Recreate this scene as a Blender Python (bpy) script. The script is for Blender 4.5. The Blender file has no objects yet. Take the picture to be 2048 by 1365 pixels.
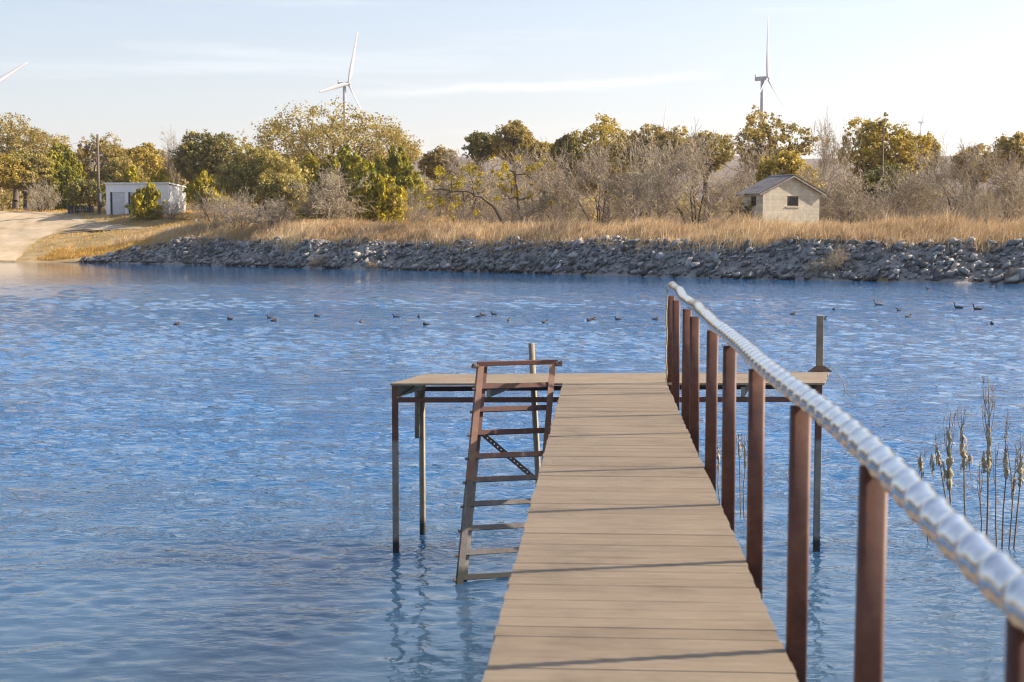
import bpy, bmesh, math, random
import numpy as np
from mathutils import Vector, Matrix

scene = bpy.context.scene
R = math.radians
C = bpy.context.collection

# ------------------------------------------------------------------ camera
FPX = 2048 * 50 / 36.0           # focal length in photograph pixels
CAMZ = 3.49                      # eye above the water
DECK = 1.89                      # top of the deck above the water
PITCH = math.atan((682.5 - 475) / FPX)
cd = bpy.data.cameras.new("camera")
cam = bpy.data.objects.new("camera", cd); C.objects.link(cam)
cd.lens = 50; cd.sensor_width = 36; cd.clip_start = 0.05; cd.clip_end = 30000
cam.location = (0, 0, CAMZ)
cam.rotation_euler = (math.pi / 2 - PITCH, 0, 0)
cd.dof.use_dof = True; cd.dof.focus_distance = 24; cd.dof.aperture_fstop = 4.0
scene.camera = cam

# ------------------------------------------------------------------ sky, sun, exposure
SUN_AZ, SUN_EL = 11.0, 30.0      # degrees beyond camera right, elevation
world = bpy.data.worlds.new("World"); scene.world = world; world.use_nodes = True
wn = world.node_tree.nodes; wl = world.node_tree.links; wn.clear()
wout = wn.new("ShaderNodeOutputWorld"); wbg = wn.new("ShaderNodeBackground")
sky = wn.new("ShaderNodeTexSky"); sky.sky_type = 'NISHITA'; sky.sun_disc = False
sky.sun_elevation = R(SUN_EL); sky.sun_rotation = R(90 - SUN_AZ)
sky.air_density = 1.0; sky.dust_density = 1.5; sky.ozone_density = 2.0; sky.altitude = 0
wbg.inputs[1].default_value = 0.09
# thin cirrus: streaky noise on the sky direction, whitening the sky a little
tc = wn.new("ShaderNodeTexCoord"); mp = wn.new("ShaderNodeMapping")
mp.inputs['Scale'].default_value = (2.2, 2.2, 34); mp.inputs['Rotation'].default_value = (0, R(2.2), 0)
nz = wn.new("ShaderNodeTexNoise"); nz.inputs['Scale'].default_value = 1.5; nz.inputs['Detail'].default_value = 7; nz.inputs['Roughness'].default_value = .6
cr = wn.new("ShaderNodeValToRGB"); cr.color_ramp.elements[0].position = .56; cr.color_ramp.elements[1].position = .85
cr.color_ramp.elements[0].color = (0, 0, 0, 1); cr.color_ramp.elements[1].color = (.28, .28, .28, 1)
mx = wn.new("ShaderNodeMix"); mx.data_type = 'RGBA'
mx.inputs[7].default_value = (9.2, 9.0, 8.9, 1)
wl.new(tc.outputs['Generated'], mp.inputs[0]); wl.new(mp.outputs[0], nz.inputs[0]); wl.new(nz.outputs[0], cr.inputs[0])
def wm(op, a, b=None, c=None):
    q = wn.new('ShaderNodeMath'); q.operation = op
    for i_, v_ in enumerate((a, b, c)):
        if v_ is None: continue
        if isinstance(v_, (int, float)): q.inputs[i_].default_value = v_
        else: wl.new(v_, q.inputs[i_])
    return q.outputs[0]
sp_ = wn.new('ShaderNodeSeparateXYZ'); wl.new(tc.outputs['Generated'], sp_.inputs[0])
n_s = wn.new('ShaderNodeTexNoise'); n_s.inputs['Scale'].default_value = 14; n_s.inputs['Detail'].default_value = 6; wl.new(tc.outputs['Generated'], n_s.inputs[0])
el = wm('SUBTRACT', sp_.outputs['Z'], wm('MULTIPLY_ADD', sp_.outputs['X'], .045, .1035)); el = wm('ADD', el, wm('MULTIPLY_ADD', n_s.outputs[0], .012, -.006))
band = wm('SUBTRACT', 1.0, wm('MINIMUM', wm('ABSOLUTE', wm('DIVIDE', el, .0042)), 1.0))
span = wm('SUBTRACT', 1.0, wm('MINIMUM', wm('ABSOLUTE', wm('DIVIDE', wm('SUBTRACT', sp_.outputs['X'], .015), .13)), 1.0))
stk = wm('MULTIPLY', wm('MULTIPLY', band, wm('POWER', span, .5)), .30)
wl.new(wm('MAXIMUM', cr.outputs[0], stk), mx.inputs[0]); wl.new(sky.outputs[0], mx.inputs[6]); wl.new(mx.outputs[2], wbg.inputs[0])
wl.new(wbg.outputs[0], wout.inputs[0])

sd = bpy.data.lights.new("sun", 'SUN'); sun = bpy.data.objects.new("sun", sd); C.objects.link(sun)
sd.energy = 5.0; sd.angle = R(.53); sd.color = (1.0, .88, .72)
sv = Vector((math.cos(R(SUN_EL)) * math.cos(R(SUN_AZ)), math.cos(R(SUN_EL)) * math.sin(R(SUN_AZ)), math.sin(R(SUN_EL))))
sun.rotation_euler = sv.to_track_quat('Z', 'Y').to_euler()
sun.location = (60, 15, 60)

vs = scene.view_settings
vs.view_transform = 'Standard'; vs.look = 'None'; vs.exposure = 1.22; vs.gamma = 1; vs.use_curve_mapping = False
scene.cycles.use_denoising = True; scene.cycles.filter_width = 1.1
scene.cycles.max_bounces = 6; scene.cycles.diffuse_bounces = 2; scene.cycles.glossy_bounces = 2
scene.cycles.transmission_bounces = 3; scene.cycles.caustics_reflective = False; scene.cycles.caustics_refractive = False

# ------------------------------------------------------------------ helpers: picture to place
def ray(px, py):
    u = (px - 1024) / FPX; v = (682.5 - py) / FPX
    return Vector((u, math.cos(PITCH) + v * math.sin(PITCH), -math.sin(PITCH) + v * math.cos(PITCH)))
def at_y(px, py, Y):
    d = ray(px, py); return Vector((0, 0, CAMZ)) + d * (Y / d.y)
def at_z(px, py, z):
    d = ray(px, py); return Vector((0, 0, CAMZ)) + d * ((z - CAMZ) / d.z)

def sstep(a, b, x):
    t = np.clip((x - a) / (b - a), 0, 1); return t * t * (3 - 2 * t)

# smooth value noise for terrain and scatter
_ng = np.random.default_rng(5).random((64, 64))
def vnoise(x, y):
    x = np.asarray(x, float); y = np.asarray(y, float)
    xi = np.floor(x).astype(int); yi = np.floor(y).astype(int)
    fx = x - xi; fy = y - yi; fx = fx * fx * (3 - 2 * fx); fy = fy * fy * (3 - 2 * fy)
    g = lambda a, b: _ng[a % 64, b % 64]
    return (g(xi, yi) * (1 - fx) + g(xi + 1, yi) * fx) * (1 - fy) + (g(xi, yi + 1) * (1 - fx) + g(xi + 1, yi + 1) * fx) * fy

_sh = [at_z(a, b, 0) for a, b in ((-900, 522), (-400, 523), (0, 524), (200, 526), (400, 530), (600, 536), (800, 540), (1000, 545), (1200, 551), (1400, 556), (1600, 560), (1800, 564), (2048, 568), (2500, 576))]
_shx = np.array([p.x for p in _sh]); _shy = np.array([p.y for p in _sh])
_o = np.argsort(_shx); _shx = _shx[_o]; _shy = _shy[_o]
def shore(x):
    return np.interp(x, _shx, _shy)
KS = 0.77
def height(x, y):
    x = np.asarray(x, float); y = np.asarray(y, float)
    wob = (vnoise(x * .35 + 3, y * .02) - .5) * 1.2 + (vnoise(x * 1.1, 7 + y * .02) - .5) * .5
    s = (y - shore(x)) * KS + wob
    t = sstep(-40, -66, x)
    crest = 4.15 + .5 * sstep(10, -40, x)
    k = .05 * sstep(15, -20, x)
    Rz = np.interp(s, [-60, -6, 0, 3.5, 11, 11.01], [-3, -2.2, 0, 2.75, 0, 0])
    Rz = np.where(s > 3.5, 2.75 + (crest - 2.75) * np.clip((s - 3.5) / 5.5, 0, 1) ** .8, Rz)
    Rz = np.where(s > 9, crest + np.minimum((s - 9) * k, 3.0), Rz)
    Lz = np.interp(s, [-60, -10, 0, 8, 20, 31, 50, 200], [-3, -1.2, 0, 1.15, 4.6, 7.7, 8.5, 9.6])
    z = Rz * (1 - t) + Lz * t
    z = z + np.where(s > 2, (vnoise(x * .25, y * .25) - .5) * .35, 0)
    d = np.maximum(np.hypot(x, y), 10)
    th = np.interp(np.log(d), np.log([300, 1400, 4000, 5200, 9000]), [.010, .043, .055, .05, .03])
    far = 3.5 + d * th + (vnoise(x / 300, y / 300) - .5) * d * .008
    f = sstep(330, 520, y)
    z = z * (1 - f) + far * f
    near = np.interp(-y, [3, 6, 12, 60], [-3, .2, 2.0, 3.5])     # the near bank behind the camera
    return np.where(y < -3, np.maximum(near, -3), z)
def h1(x, y): return float(height(x, y))
def on_ground(px, py, y0=95, y1=420):
    d = ray(px, py); Y = np.arange(y0, y1, .25)
    hit = CAMZ + d.z / d.y * Y <= height(d.x / d.y * Y, Y)
    Yh = float(Y[np.argmax(hit)]) if hit.any() else y1
    return Vector((0, 0, CAMZ)) + d * (Yh / d.y)

# ------------------------------------------------------------------ helpers: objects
def tag(o, label=None, cat=None, group=None, kind=None):
    if label: o['label'] = label
    if cat: o['category'] = cat
    if group: o['group'] = group
    if kind: o['kind'] = kind
    return o
def empty(name, loc=(0, 0, 0), rz=0):
    o = bpy.data.objects.new(name, None); C.objects.link(o); o.location = loc; o.rotation_euler = (0, 0, rz)
    o.empty_display_size = .2
    return o
def link(name, me, mat=None, parent=None, loc=None, rot=None):
    o = bpy.data.objects.new(name, me); C.objects.link(o)
    if mat is not None and not me.materials: me.materials.append(mat)
    if parent: o.parent = parent
    if loc is not None: o.location = loc
    if rot is not None: o.rotation_euler = rot
    return o
def npmesh(name, verts, faces, rnd=None, smooth=False):
    verts = np.ascontiguousarray(verts, dtype=np.float32); faces = np.ascontiguousarray(faces, dtype=np.int32)
    me = bpy.data.meshes.new(name); n, k = faces.shape
    me.vertices.add(len(verts)); me.vertices.foreach_set('co', verts.ravel())
    me.loops.add(n * k); me.loops.foreach_set('vertex_index', faces.ravel())
    me.polygons.add(n); me.polygons.foreach_set('loop_start', np.arange(n, dtype=np.int32) * k)
    me.polygons.foreach_set('loop_total', np.full(n, k, dtype=np.int32))
    if smooth: me.polygons.foreach_set('use_smooth', np.ones(n, dtype=bool))
    me.update(calc_edges=True)
    if rnd is not None:
        a = me.attributes.new('rnd', 'FLOAT', 'POINT'); a.data.foreach_set('value', np.ascontiguousarray(rnd, dtype=np.float32))
    return me
class MB:
    """collects simple shapes, builds one mesh object"""
    def __init__(s): s.v = []; s.f = []; s.sm = []
    def add(s, v, f, smooth=False):
        n = len(s.v); s.v += [tuple(p) for p in v]; s.f += [tuple(i + n for i in q) for q in f]; s.sm += [smooth] * len(f)
    def box(s, a, b):
        x0, y0, z0 = a; x1, y1, z1 = b
        s.add([(x0, y0, z0), (x1, y0, z0), (x1, y1, z0), (x0, y1, z0), (x0, y0, z1), (x1, y0, z1), (x1, y1, z1), (x0, y1, z1)],
              [(0, 3, 2, 1), (4, 5, 6, 7), (0, 1, 5, 4), (1, 2, 6, 5), (2, 3, 7, 6), (3, 0, 4, 7)])
    def bar(s, p, q, prof, up=(0, 0, 1), smooth=False, closed=True):
        """extrude a 2D profile (list of (side, up)) from p to q"""
        p = Vector(p); q = Vector(q); d = (q - p).normalized(); up = Vector(up)
        sx = d.cross(up)
        if sx.length < 1e-5: sx = d.cross(Vector((0, 1, 0)))
        sx.normalize(); uy = sx.cross(d).normalized()
        n = len(prof); v = [p + sx * a + uy * b for a, b in prof] + [q + sx * a + uy * b for a, b in prof]
        f = [(i, (i + 1) % n, n + (i + 1) % n, n + i) for i in range(n)]
        f += [tuple(range(n - 1, -1, -1)), tuple(range(n, 2 * n))]
        s.add(v, f, smooth)
    def tube(s, pts, rad, n=8, smooth=True, cap=True):
        pts = [Vector(p) for p in pts]; rad = rad if hasattr(rad, '__len__') else [rad] * len(pts)
        v = []; f = []; prev = None
        for i, p in enumerate(pts):
            d = (pts[min(i + 1, len(pts) - 1)] - pts[max(i - 1, 0)]).normalized()
            if prev is None:
                a = d.cross(Vector((0, 0, 1)))
                if a.length < 1e-3: a = d.cross(Vector((0, 1, 0)))
            else: a = prev - d * prev.dot(d)
            a.normalize(); prev = a; b = d.cross(a)
            for j in range(n):
                t = 2 * math.pi * j / n; v.append(p + (a * math.cos(t) + b * math.sin(t)) * rad[i])
        for i in range(len(pts) - 1):
            for j in range(n): f.append((i * n + j, i * n + (j + 1) % n, (i + 1) * n + (j + 1) % n, (i + 1) * n + j))
        if cap: f += [tuple(range(n - 1, -1, -1)), tuple(range((len(pts) - 1) * n, len(pts) * n))]
        s.add(v, f, smooth)
    def mesh(s, name):
        me = bpy.data.meshes.new(name); me.from_pydata([tuple(p) for p in s.v], [], s.f)
        me.polygons.foreach_set('use_smooth', s.sm); me.update(); return me
    def build(s, name, mat, parent=None, loc=None, rot=None):
        return link(name, s.mesh(name), mat, parent, loc, rot)
def rprof(w, h, r, n=4):
    """rounded rectangle profile"""
    out = []
    for cx, cy, a0 in ((w / 2 - r, h / 2 - r, 0), (-w / 2 + r, h / 2 - r, 90), (-w / 2 + r, -h / 2 + r, 180), (w / 2 - r, -h / 2 + r, 270)):
        for i in range(n + 1):
            t = R(a0 + 90 * i / n); out.append((cx + r * math.cos(t), cy + r * math.sin(t)))
    return out
def copy_tree(o, parent=None):
    c = o.copy(); C.objects.link(c); c.parent = parent
    for ch in list(o.children): copy_tree(ch, c)
    return c

# ------------------------------------------------------------------ materials
def mat(name, base, rough=.7, metal=0, spec=.5):
    m = bpy.data.materials.new(name); m.use_nodes = True; b = m.node_tree.nodes['Principled BSDF']
    b.inputs['Base Color'].default_value = (*base, 1); b.inputs['Roughness'].default_value = rough
    b.inputs['Metallic'].default_value = metal; b.inputs['Specular IOR Level'].default_value = spec
    return m
def N(m, t, **k):
    n = m.node_tree.nodes.new(t)
    for a, b in k.items():
        if a in n.inputs.keys(): n.inputs[a].default_value = b
        else: setattr(n, a, b)
    return n
def L(m, a, b): m.node_tree.links.new(a, b)
def ramp(m, stops):
    n = m.node_tree.nodes.new('ShaderNodeValToRGB'); e = n.color_ramp.elements
    while len(e) < len(stops): e.new(.5)
    for q, (p, c) in zip(e, stops): q.position = p; q.color = (*c, 1)
    return n
def B(m): return m.node_tree.nodes['Principled BSDF']
def bump(m, src, strength=.3, dist=.02):
    b = N(m, 'ShaderNodeBump'); b.inputs['Strength'].default_value = strength; b.inputs['Distance'].default_value = dist
    L(m, src, b.inputs['Height']); L(m, b.outputs[0], B(m).inputs['Normal']); return b
def noisy(name, stops, scale=4, rough=.75, detail=6, coord='Object', stretch=(1, 1, 1), bumpk=0, bdist=.02, metal=0, spec=.4, objrand=0):
    m = mat(name, (1, 1, 1), rough, metal, spec)
    t = N(m, 'ShaderNodeTexCoord'); q = N(m, 'ShaderNodeMapping'); q.inputs['Scale'].default_value = stretch
    n = N(m, 'ShaderNodeTexNoise'); n.inputs['Scale'].default_value = scale; n.inputs['Detail'].default_value = detail; n.inputs['Roughness'].default_value = .6
    r = ramp(m, stops); L(m, t.outputs[coord], q.inputs[0]); L(m, q.outputs[0], n.inputs['Vector'])
    src = n.outputs[0]
    if objrand:
        oi = N(m, 'ShaderNodeObjectInfo'); a = N(m, 'ShaderNodeMath', operation='MULTIPLY_ADD'); a.inputs[1].default_value = objrand; a.inputs[2].default_value = -objrand / 2
        L(m, oi.outputs['Random'], a.inputs[0]); s = N(m, 'ShaderNodeMath', operation='ADD'); L(m, a.outputs[0], s.inputs[0]); L(m, n.outputs[0], s.inputs[1]); src = s.outputs[0]
        ad = N(m, 'ShaderNodeVectorMath', operation='SCALE'); 
    L(m, src, r.inputs[0]); L(m, r.outputs[0], B(m).inputs['Base Color'])
    if bumpk: bump(m, n.outputs[0], bumpk, bdist)
    return m
def leafmat(name, stops, transl=.3, rough=.6):
    m = bpy.data.materials.new(name); m.use_nodes = True; nt = m.node_tree; b = B(m)
    b.inputs['Roughness'].default_value = rough; b.inputs['Specular IOR Level'].default_value = .25
    a = N(m, 'ShaderNodeAttribute'); a.attribute_name = 'rnd'; r = ramp(m, stops); L(m, a.outputs['Fac'], r.inputs[0])
    L(m, r.outputs[0], b.inputs['Base Color'])
    tr = N(m, 'ShaderNodeBsdfTranslucent'); mx = N(m, 'ShaderNodeMixShader'); mx.inputs[0].default_value = transl
    L(m, r.outputs[0], tr.inputs[0]); L(m, b.outputs[0], mx.inputs[1]); L(m, tr.outputs[0], mx.inputs[2])
    L(m, mx.outputs[0], nt.nodes['Material Output'].inputs[0])
    return m

M = {}
# ground: dry grass and pale soil
m = M['ground'] = mat('dry_ground', (1, 1, 1), .95, 0, .1)
g = N(m, 'ShaderNodeNewGeometry')
n1 = N(m, 'ShaderNodeTexNoise'); n1.inputs['Scale'].default_value = .35; n1.inputs['Detail'].default_value = 8; n1.inputs['Roughness'].default_value = .65
n2 = N(m, 'ShaderNodeTexNoise'); n2.inputs['Scale'].default_value = .012; n2.inputs['Detail'].default_value = 8; n2.inputs['Roughness'].default_value = .7
L(m, g.outputs['Position'], n1.inputs['Vector']); L(m, g.outputs['Position'], n2.inputs['Vector'])
r1 = ramp(m, [(.3, (.20, .135, .065)), (.5, (.34, .245, .12)), (.7, (.46, .35, .19))])
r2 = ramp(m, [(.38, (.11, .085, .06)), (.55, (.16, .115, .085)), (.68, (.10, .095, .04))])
L(m, n1.outputs[0], r1.inputs[0]); L(m, n2.outputs[0], r2.inputs[0])
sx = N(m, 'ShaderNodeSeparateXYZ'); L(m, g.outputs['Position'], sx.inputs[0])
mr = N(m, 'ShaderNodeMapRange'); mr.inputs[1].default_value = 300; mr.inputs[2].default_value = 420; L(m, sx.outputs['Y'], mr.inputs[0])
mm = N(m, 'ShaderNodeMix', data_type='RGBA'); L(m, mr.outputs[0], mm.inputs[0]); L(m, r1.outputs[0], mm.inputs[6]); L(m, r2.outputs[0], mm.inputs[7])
L(m, mm.outputs[2], B(m).inputs['Base Color']); bump(m, n1.outputs[0], .6, .25)

M['road'] = noisy('pale_dirt', [(.3, (.33, .235, .13)), (.5, (.47, .36, .235)), (.7, (.55, .44, .31))], .35, .95, 8, 'Object', (1, .6, 1), .5, .15, spec=.1)
M['mud'] = noisy('bank_gravel', [(.3, (.16, .145, .13)), (.5, (.28, .26, .24)), (.7, (.40, .375, .35))], 2.2, .9, 8, 'Object', (1, 1, 1), .8, .2, spec=.2)

m = M['rock'] = mat('limestone', (1, 1, 1), .9, 0, .2)
a = N(m, 'ShaderNodeAttribute'); a.attribute_name = 'rnd'
r = ramp(m, [(0, (.10, .10, .10)), (.35, (.23, .225, .225)), (.7, (.36, .345, .33)), (1, (.62, .56, .49))]); L(m, a.outputs['Fac'], r.inputs[0])
t = N(m, 'ShaderNodeNewGeometry'); n = N(m, 'ShaderNodeTexNoise'); n.inputs['Scale'].default_value = 3.5; n.inputs['Detail'].default_value = 8; L(m, t.outputs['Position'], n.inputs['Vector'])
r2 = ramp(m, [(.3, (.62, .60, .58)), (.6, (1, 1, 1))]); L(m, n.outputs[0], r2.inputs[0])
x = N(m, 'ShaderNodeMix', data_type='RGBA', blend_type='MULTIPLY'); x.inputs[0].default_value = 1; L(m, r.outputs[0], x.inputs[6]); L(m, r2.outputs[0], x.inputs[7])
# dark damp line near the water
sx = N(m, 'ShaderNodeSeparateXYZ'); L(m, t.outputs['Position'], sx.inputs[0]); mr = N(m, 'ShaderNodeMapRange'); mr.inputs[1].default_value = .12; mr.inputs[2].default_value = .4; mr.inputs[3].default_value = .22; mr.inputs[4].default_value = 1
L(m, sx.outputs['Z'], mr.inputs[0]); x2 = N(m, 'ShaderNodeMix', data_type='RGBA', blend_type='MULTIPLY'); x2.inputs[0].default_value = 1
L(m, x.outputs[2], x2.inputs[6]); L(m, mr.outputs[0], x2.inputs[7]); L(m, x2.outputs[2], B(m).inputs['Base Color']); bump(m, n.outputs[0], .5, .1)

# water: blue of the reflected sky painted into the body colour, rippled surface
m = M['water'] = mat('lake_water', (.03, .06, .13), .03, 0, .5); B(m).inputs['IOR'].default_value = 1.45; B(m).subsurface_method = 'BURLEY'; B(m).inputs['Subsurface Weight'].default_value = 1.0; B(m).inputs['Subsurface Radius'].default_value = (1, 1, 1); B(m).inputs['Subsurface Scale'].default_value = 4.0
g = N(m, 'ShaderNodeNewGeometry')
def wnoise(scale, stretch, detail, rot=0, rough=.55):
    q = N(m, 'ShaderNodeMapping'); q.inputs['Scale'].default_value = stretch; q.inputs['Rotation'].default_value = (0, 0, rot); L(m, g.outputs['Position'], q.inputs[0])
    n = N(m, 'ShaderNodeTexNoise'); n.inputs['Scale'].default_value = scale; n.inputs['Detail'].default_value = detail; n.inputs['Roughness'].default_value = rough
    L(m, q.outputs[0], n.inputs['Vector']); return n.outputs[0]
def mth(op, a, b=None, c=None):
    n = N(m, 'ShaderNodeMath', operation=op)
    for i, s in enumerate((a, b, c)):
        if s is None: continue
        if isinstance(s, (int, float)): n.inputs[i].default_value = s
        else: L(m, s, n.inputs[i])
    return n.outputs[0]
w1 = wnoise(.9, (.7, 1.2, 1), 2, R(8)); w2 = wnoise(5.5, (.8, 1.2, 1), 2.5, R(-10), .6); w4 = wnoise(2.0, (.8, 1.25, 1), 1, R(14)); w3 = wnoise(.32, (.6, 1.3, 1), 2, R(5))
chop = mth('MULTIPLY_ADD', w1, 2.6, -.65)                   # ripples come in little groups
ln = N(m, 'ShaderNodeVectorMath', operation='LENGTH'); L(m, g.outputs['Position'], ln.inputs[0])
fm = N(m, 'ShaderNodeMapRange', interpolation_type='SMOOTHSTEP'); fm.inputs[1].default_value = 78; fm.inputs[2].default_value = 95; L(m, ln.outputs['Value'], fm.inputs[0])
fk = N(m, 'ShaderNodeMapRange'); fk.inputs[1].default_value = 8; fk.inputs[2].default_value = 60; fk.inputs[3].default_value = .075; fk.inputs[4].default_value = .16; L(m, ln.outputs['Value'], fk.inputs[0])
hgt = mth('ADD', mth('MULTIPLY', mth('MULTIPLY', w2, chop), fk.outputs[0]), mth('MULTIPLY', fm.outputs[0], mth('ADD', mth('MULTIPLY', w4, .10), mth('MULTIPLY', w3, .10))))
sx = N(m, 'ShaderNodeSeparateXYZ'); L(m, g.outputs['Position'], sx.inputs[0])
# wind on the open middle, shelter by the dock and under the far bank
rel = N(m, 'ShaderNodeFloatCurve')
cu = rel.mapping.curves[0]
pts = [(0, .16), (.055, .22), (.075, .5), (.1, 1.0), (.14, 1.0), (.18, .74), (.23, .74), (.3, 1.0), (.375, 1.0), (.41, .55), (.5, .42), (.56, .2), (.65, .08), (1, .05)]
cu.points[0].location = pts[0]; cu.points[1].location = pts[-1]
for p in pts[1:-1]: cu.points.new(*p)
rel.mapping.update()
L(m, mth('DIVIDE', mth('MULTIPLY_ADD', sx.outputs['X'], .06, sx.outputs['Y']), 200.0), rel.inputs['Value'])
patch = ramp(m, [(.36, (.62, .62, .62)), (.6, (1, 1, 1))]); L(m, wnoise(.045, (.45, 1.6, 1), 4), patch.inputs[0])
amp = mth('MULTIPLY', rel.outputs[0], patch.outputs[0])
bp = N(m, 'ShaderNodeBump'); bp.inputs['Distance'].default_value = 1.0; bp.inputs['Strength'].default_value = 1.0
near_far = N(m, 'ShaderNodeMapRange'); near_far.inputs[1].default_value = 9; near_far.inputs[2].default_value = 26; L(m, sx.outputs['Y'], near_far.inputs[0])
wc = N(m, 'ShaderNodeMix', data_type='RGBA'); L(m, near_far.outputs[0], wc.inputs[0]); wc.inputs[6].default_value = (.046, .084, .125, 1); wc.inputs[7].default_value = (.010, .100, .265, 1); L(m, wc.outputs[2], B(m).inputs['Base Color'])
L(m, mth('MULTIPLY', hgt, amp), bp.inputs['Height']); L(m, bp.outputs[0], B(m).inputs['Normal'])

# deck boards: brown composite, weathered
m = M['deck'] = mat('composite_board', (1, 1, 1), .62, 0, .3)
t = N(m, 'ShaderNodeTexCoord'); q = N(m, 'ShaderNodeMapping'); q.inputs['Scale'].default_value = (1.2, 14, 1); oi = N(m, 'ShaderNodeObjectInfo')
ad = N(m, 'ShaderNodeVectorMath', operation='ADD'); cx = N(m, 'ShaderNodeCombineXYZ'); mu = N(m, 'ShaderNodeMath', operation='MULTIPLY'); mu.inputs[1].default_value = 37
L(m, oi.outputs['Random'], mu.inputs[0]); L(m, mu.outputs[0], cx.inputs[0]); L(m, mu.outputs[0], cx.inputs[1]); L(m, t.outputs['Object'], ad.inputs[0]); L(m, cx.outputs[0], ad.inputs[1]); L(m, ad.outputs[0], q.inputs[0])
n = N(m, 'ShaderNodeTexNoise'); n.inputs['Scale'].default_value = 3; n.inputs['Detail'].default_value = 8; n.inputs['Roughness'].default_value = .62; L(m, q.outputs[0], n.inputs['Vector'])
a = mth('MULTIPLY_ADD', oi.outputs['Random'], .16, -.08); a = mth('ADD', a, n.outputs[0])
r = ramp(m, [(.28, (.250, .190, .130)), (.5, (.300, .231, .160)), (.72, (.355, .280, .200))]); L(m, a, r.inputs[0])
n5 = N(m, 'ShaderNodeTexNoise'); n5.inputs['Scale'].default_value = 9; n5.inputs['Detail'].default_value = 3; L(m, ad.outputs[0], n5.inputs['Vector'])
r5 = ramp(m, [(.70, (0, 0, 0)), (.78, (.4, .4, .4))]); L(m, n5.outputs[0], r5.inputs[0])
x = N(m, 'ShaderNodeMix', data_type='RGBA'); L(m, r5.outputs[0], x.inputs[0]); L(m, r.outputs[0], x.inputs[6]); x.inputs[7].default_value = (.55, .48, .42, 1)
gw = N(m, 'ShaderNodeNewGeometry'); n6 = N(m, 'ShaderNodeTexNoise'); n6.inputs['Scale'].default_value = 1.7; n6.inputs['Detail'].default_value = 7; n6.inputs['Roughness'].default_value = .7; L(m, gw.outputs['Position'], n6.inputs['Vector'])
r6 = ramp(m, [(.30, (.74, .72, .71)), (.48, (.97, .97, .97)), (.7, (1.06, 1.05, 1.04))]); L(m, n6.outputs[0], r6.inputs[0]); x6 = N(m, 'ShaderNodeMix', data_type='RGBA', blend_type='MULTIPLY'); x6.inputs[0].default_value = 1
L(m, x.outputs[2], x6.inputs[6]); L(m, r6.outputs[0], x6.inputs[7]); L(m, x6.outputs[2], B(m).inputs['Base Color'])
bump(m, n.outputs[0], .25, .004)

def steel(name, cols, stain_shade=None, scol=None, rough=.6):
    m = mat(name, (1, 1, 1), rough, 0, .4); t = N(m, 'ShaderNodeNewGeometry')
    n = N(m, 'ShaderNodeTexNoise'); n.inputs['Scale'].default_value = 6; n.inputs['Detail'].default_value = 10; n.inputs['Roughness'].default_value = .75
    L(m, t.outputs['Position'], n.inputs['Vector']); r = ramp(m, cols); L(m, n.outputs[0], r.inputs[0]); out = r.outputs[0]
    if stain_shade is not None:
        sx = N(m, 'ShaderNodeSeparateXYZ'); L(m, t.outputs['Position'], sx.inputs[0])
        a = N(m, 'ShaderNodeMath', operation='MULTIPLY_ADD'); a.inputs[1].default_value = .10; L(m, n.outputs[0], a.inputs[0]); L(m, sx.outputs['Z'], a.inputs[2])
        mr = N(m, 'ShaderNodeMapRange'); mr.inputs[1].default_value = stain_shade + .03; mr.inputs[2].default_value = stain_shade + .07; L(m, a.outputs[0], mr.inputs[0])
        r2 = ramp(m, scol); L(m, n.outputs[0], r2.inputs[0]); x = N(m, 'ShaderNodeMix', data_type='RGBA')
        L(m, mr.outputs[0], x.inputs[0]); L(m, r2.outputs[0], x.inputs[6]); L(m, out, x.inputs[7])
        # black wet foot
        mr2 = N(m, 'ShaderNodeMapRange'); mr2.inputs[1].default_value = .16; mr2.inputs[2].default_value = .24; L(m, a.outputs[0], mr2.inputs[0])
        x2 = N(m, 'ShaderNodeMix', data_type='RGBA'); L(m, mr2.outputs[0], x2.inputs[0]); x2.inputs[6].default_value = (.025, .024, .02, 1); L(m, x.outputs[2], x2.inputs[7]); out = x2.outputs[2]
    L(m, out, B(m).inputs['Base Color']); bump(m, n.outputs[0], .35, .004); return m
RUST = [(.25, (.085, .036, .026)), (.5, (.125, .052, .036)), (.75, (.20, .095, .06))]
GREY = [(.3, (.13, .115, .10)), (.5, (.22, .195, .17)), (.7, (.32, .29, .25))]
M['rail_post'] = steel('brown_painted_steel', [(.25, (.055, .022, .016)), (.48, (.105, .042, .028)), (.62, (.15, .066, .042)), (.78, (.24, .12, .075))])
M['beam'] = steel('rust_brown_beam', RUST)
M['leg'] = steel('stained_steel_leg', RUST, 1.25, GREY)
M['pipe'] = steel('grey_steel_pipe', [(.3, (.17, .14, .11)), (.5, (.25, .21, .165)), (.7, (.33, .28, .22))], 3.5, [(.3, (.15, .12, .09)), (.5, (.23, .19, .14)), (.7, (.31, .26, .195))])
M['ladder'] = steel('ladder_steel', [(.25, (.17, .085, .055)), (.5, (.24, .125, .085)), (.75, (.34, .20, .14))], .98, [(.3, (.085, .07, .062)), (.5, (.15, .13, .12)), (.7, (.22, .19, .175))])  # lower grey: stain, with the deck's shadow on the stringers put into the colour
M['wood_grey'] = noisy('grey_plank', [(.3, (.20, .17, .13)), (.5, (.34, .29, .22)), (.7, (.44, .38, .30))], 4, .85, 8, 'Object', (1, 8, 8), .4, .01)
M['foil'] = noisy('silver_foil', [(.25, (.30, .29, .28)), (.38, (.52, .53, .55)), (.6, (.70, .71, .72))], 22, .15, 7, 'Object', (1, 1, 1), .12, .004, metal=1.0)
M['rope'] = noisy('pale_rope', [(.3, (.36, .27, .12)), (.7, (.58, .46, .25))], 60, .9)
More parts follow.
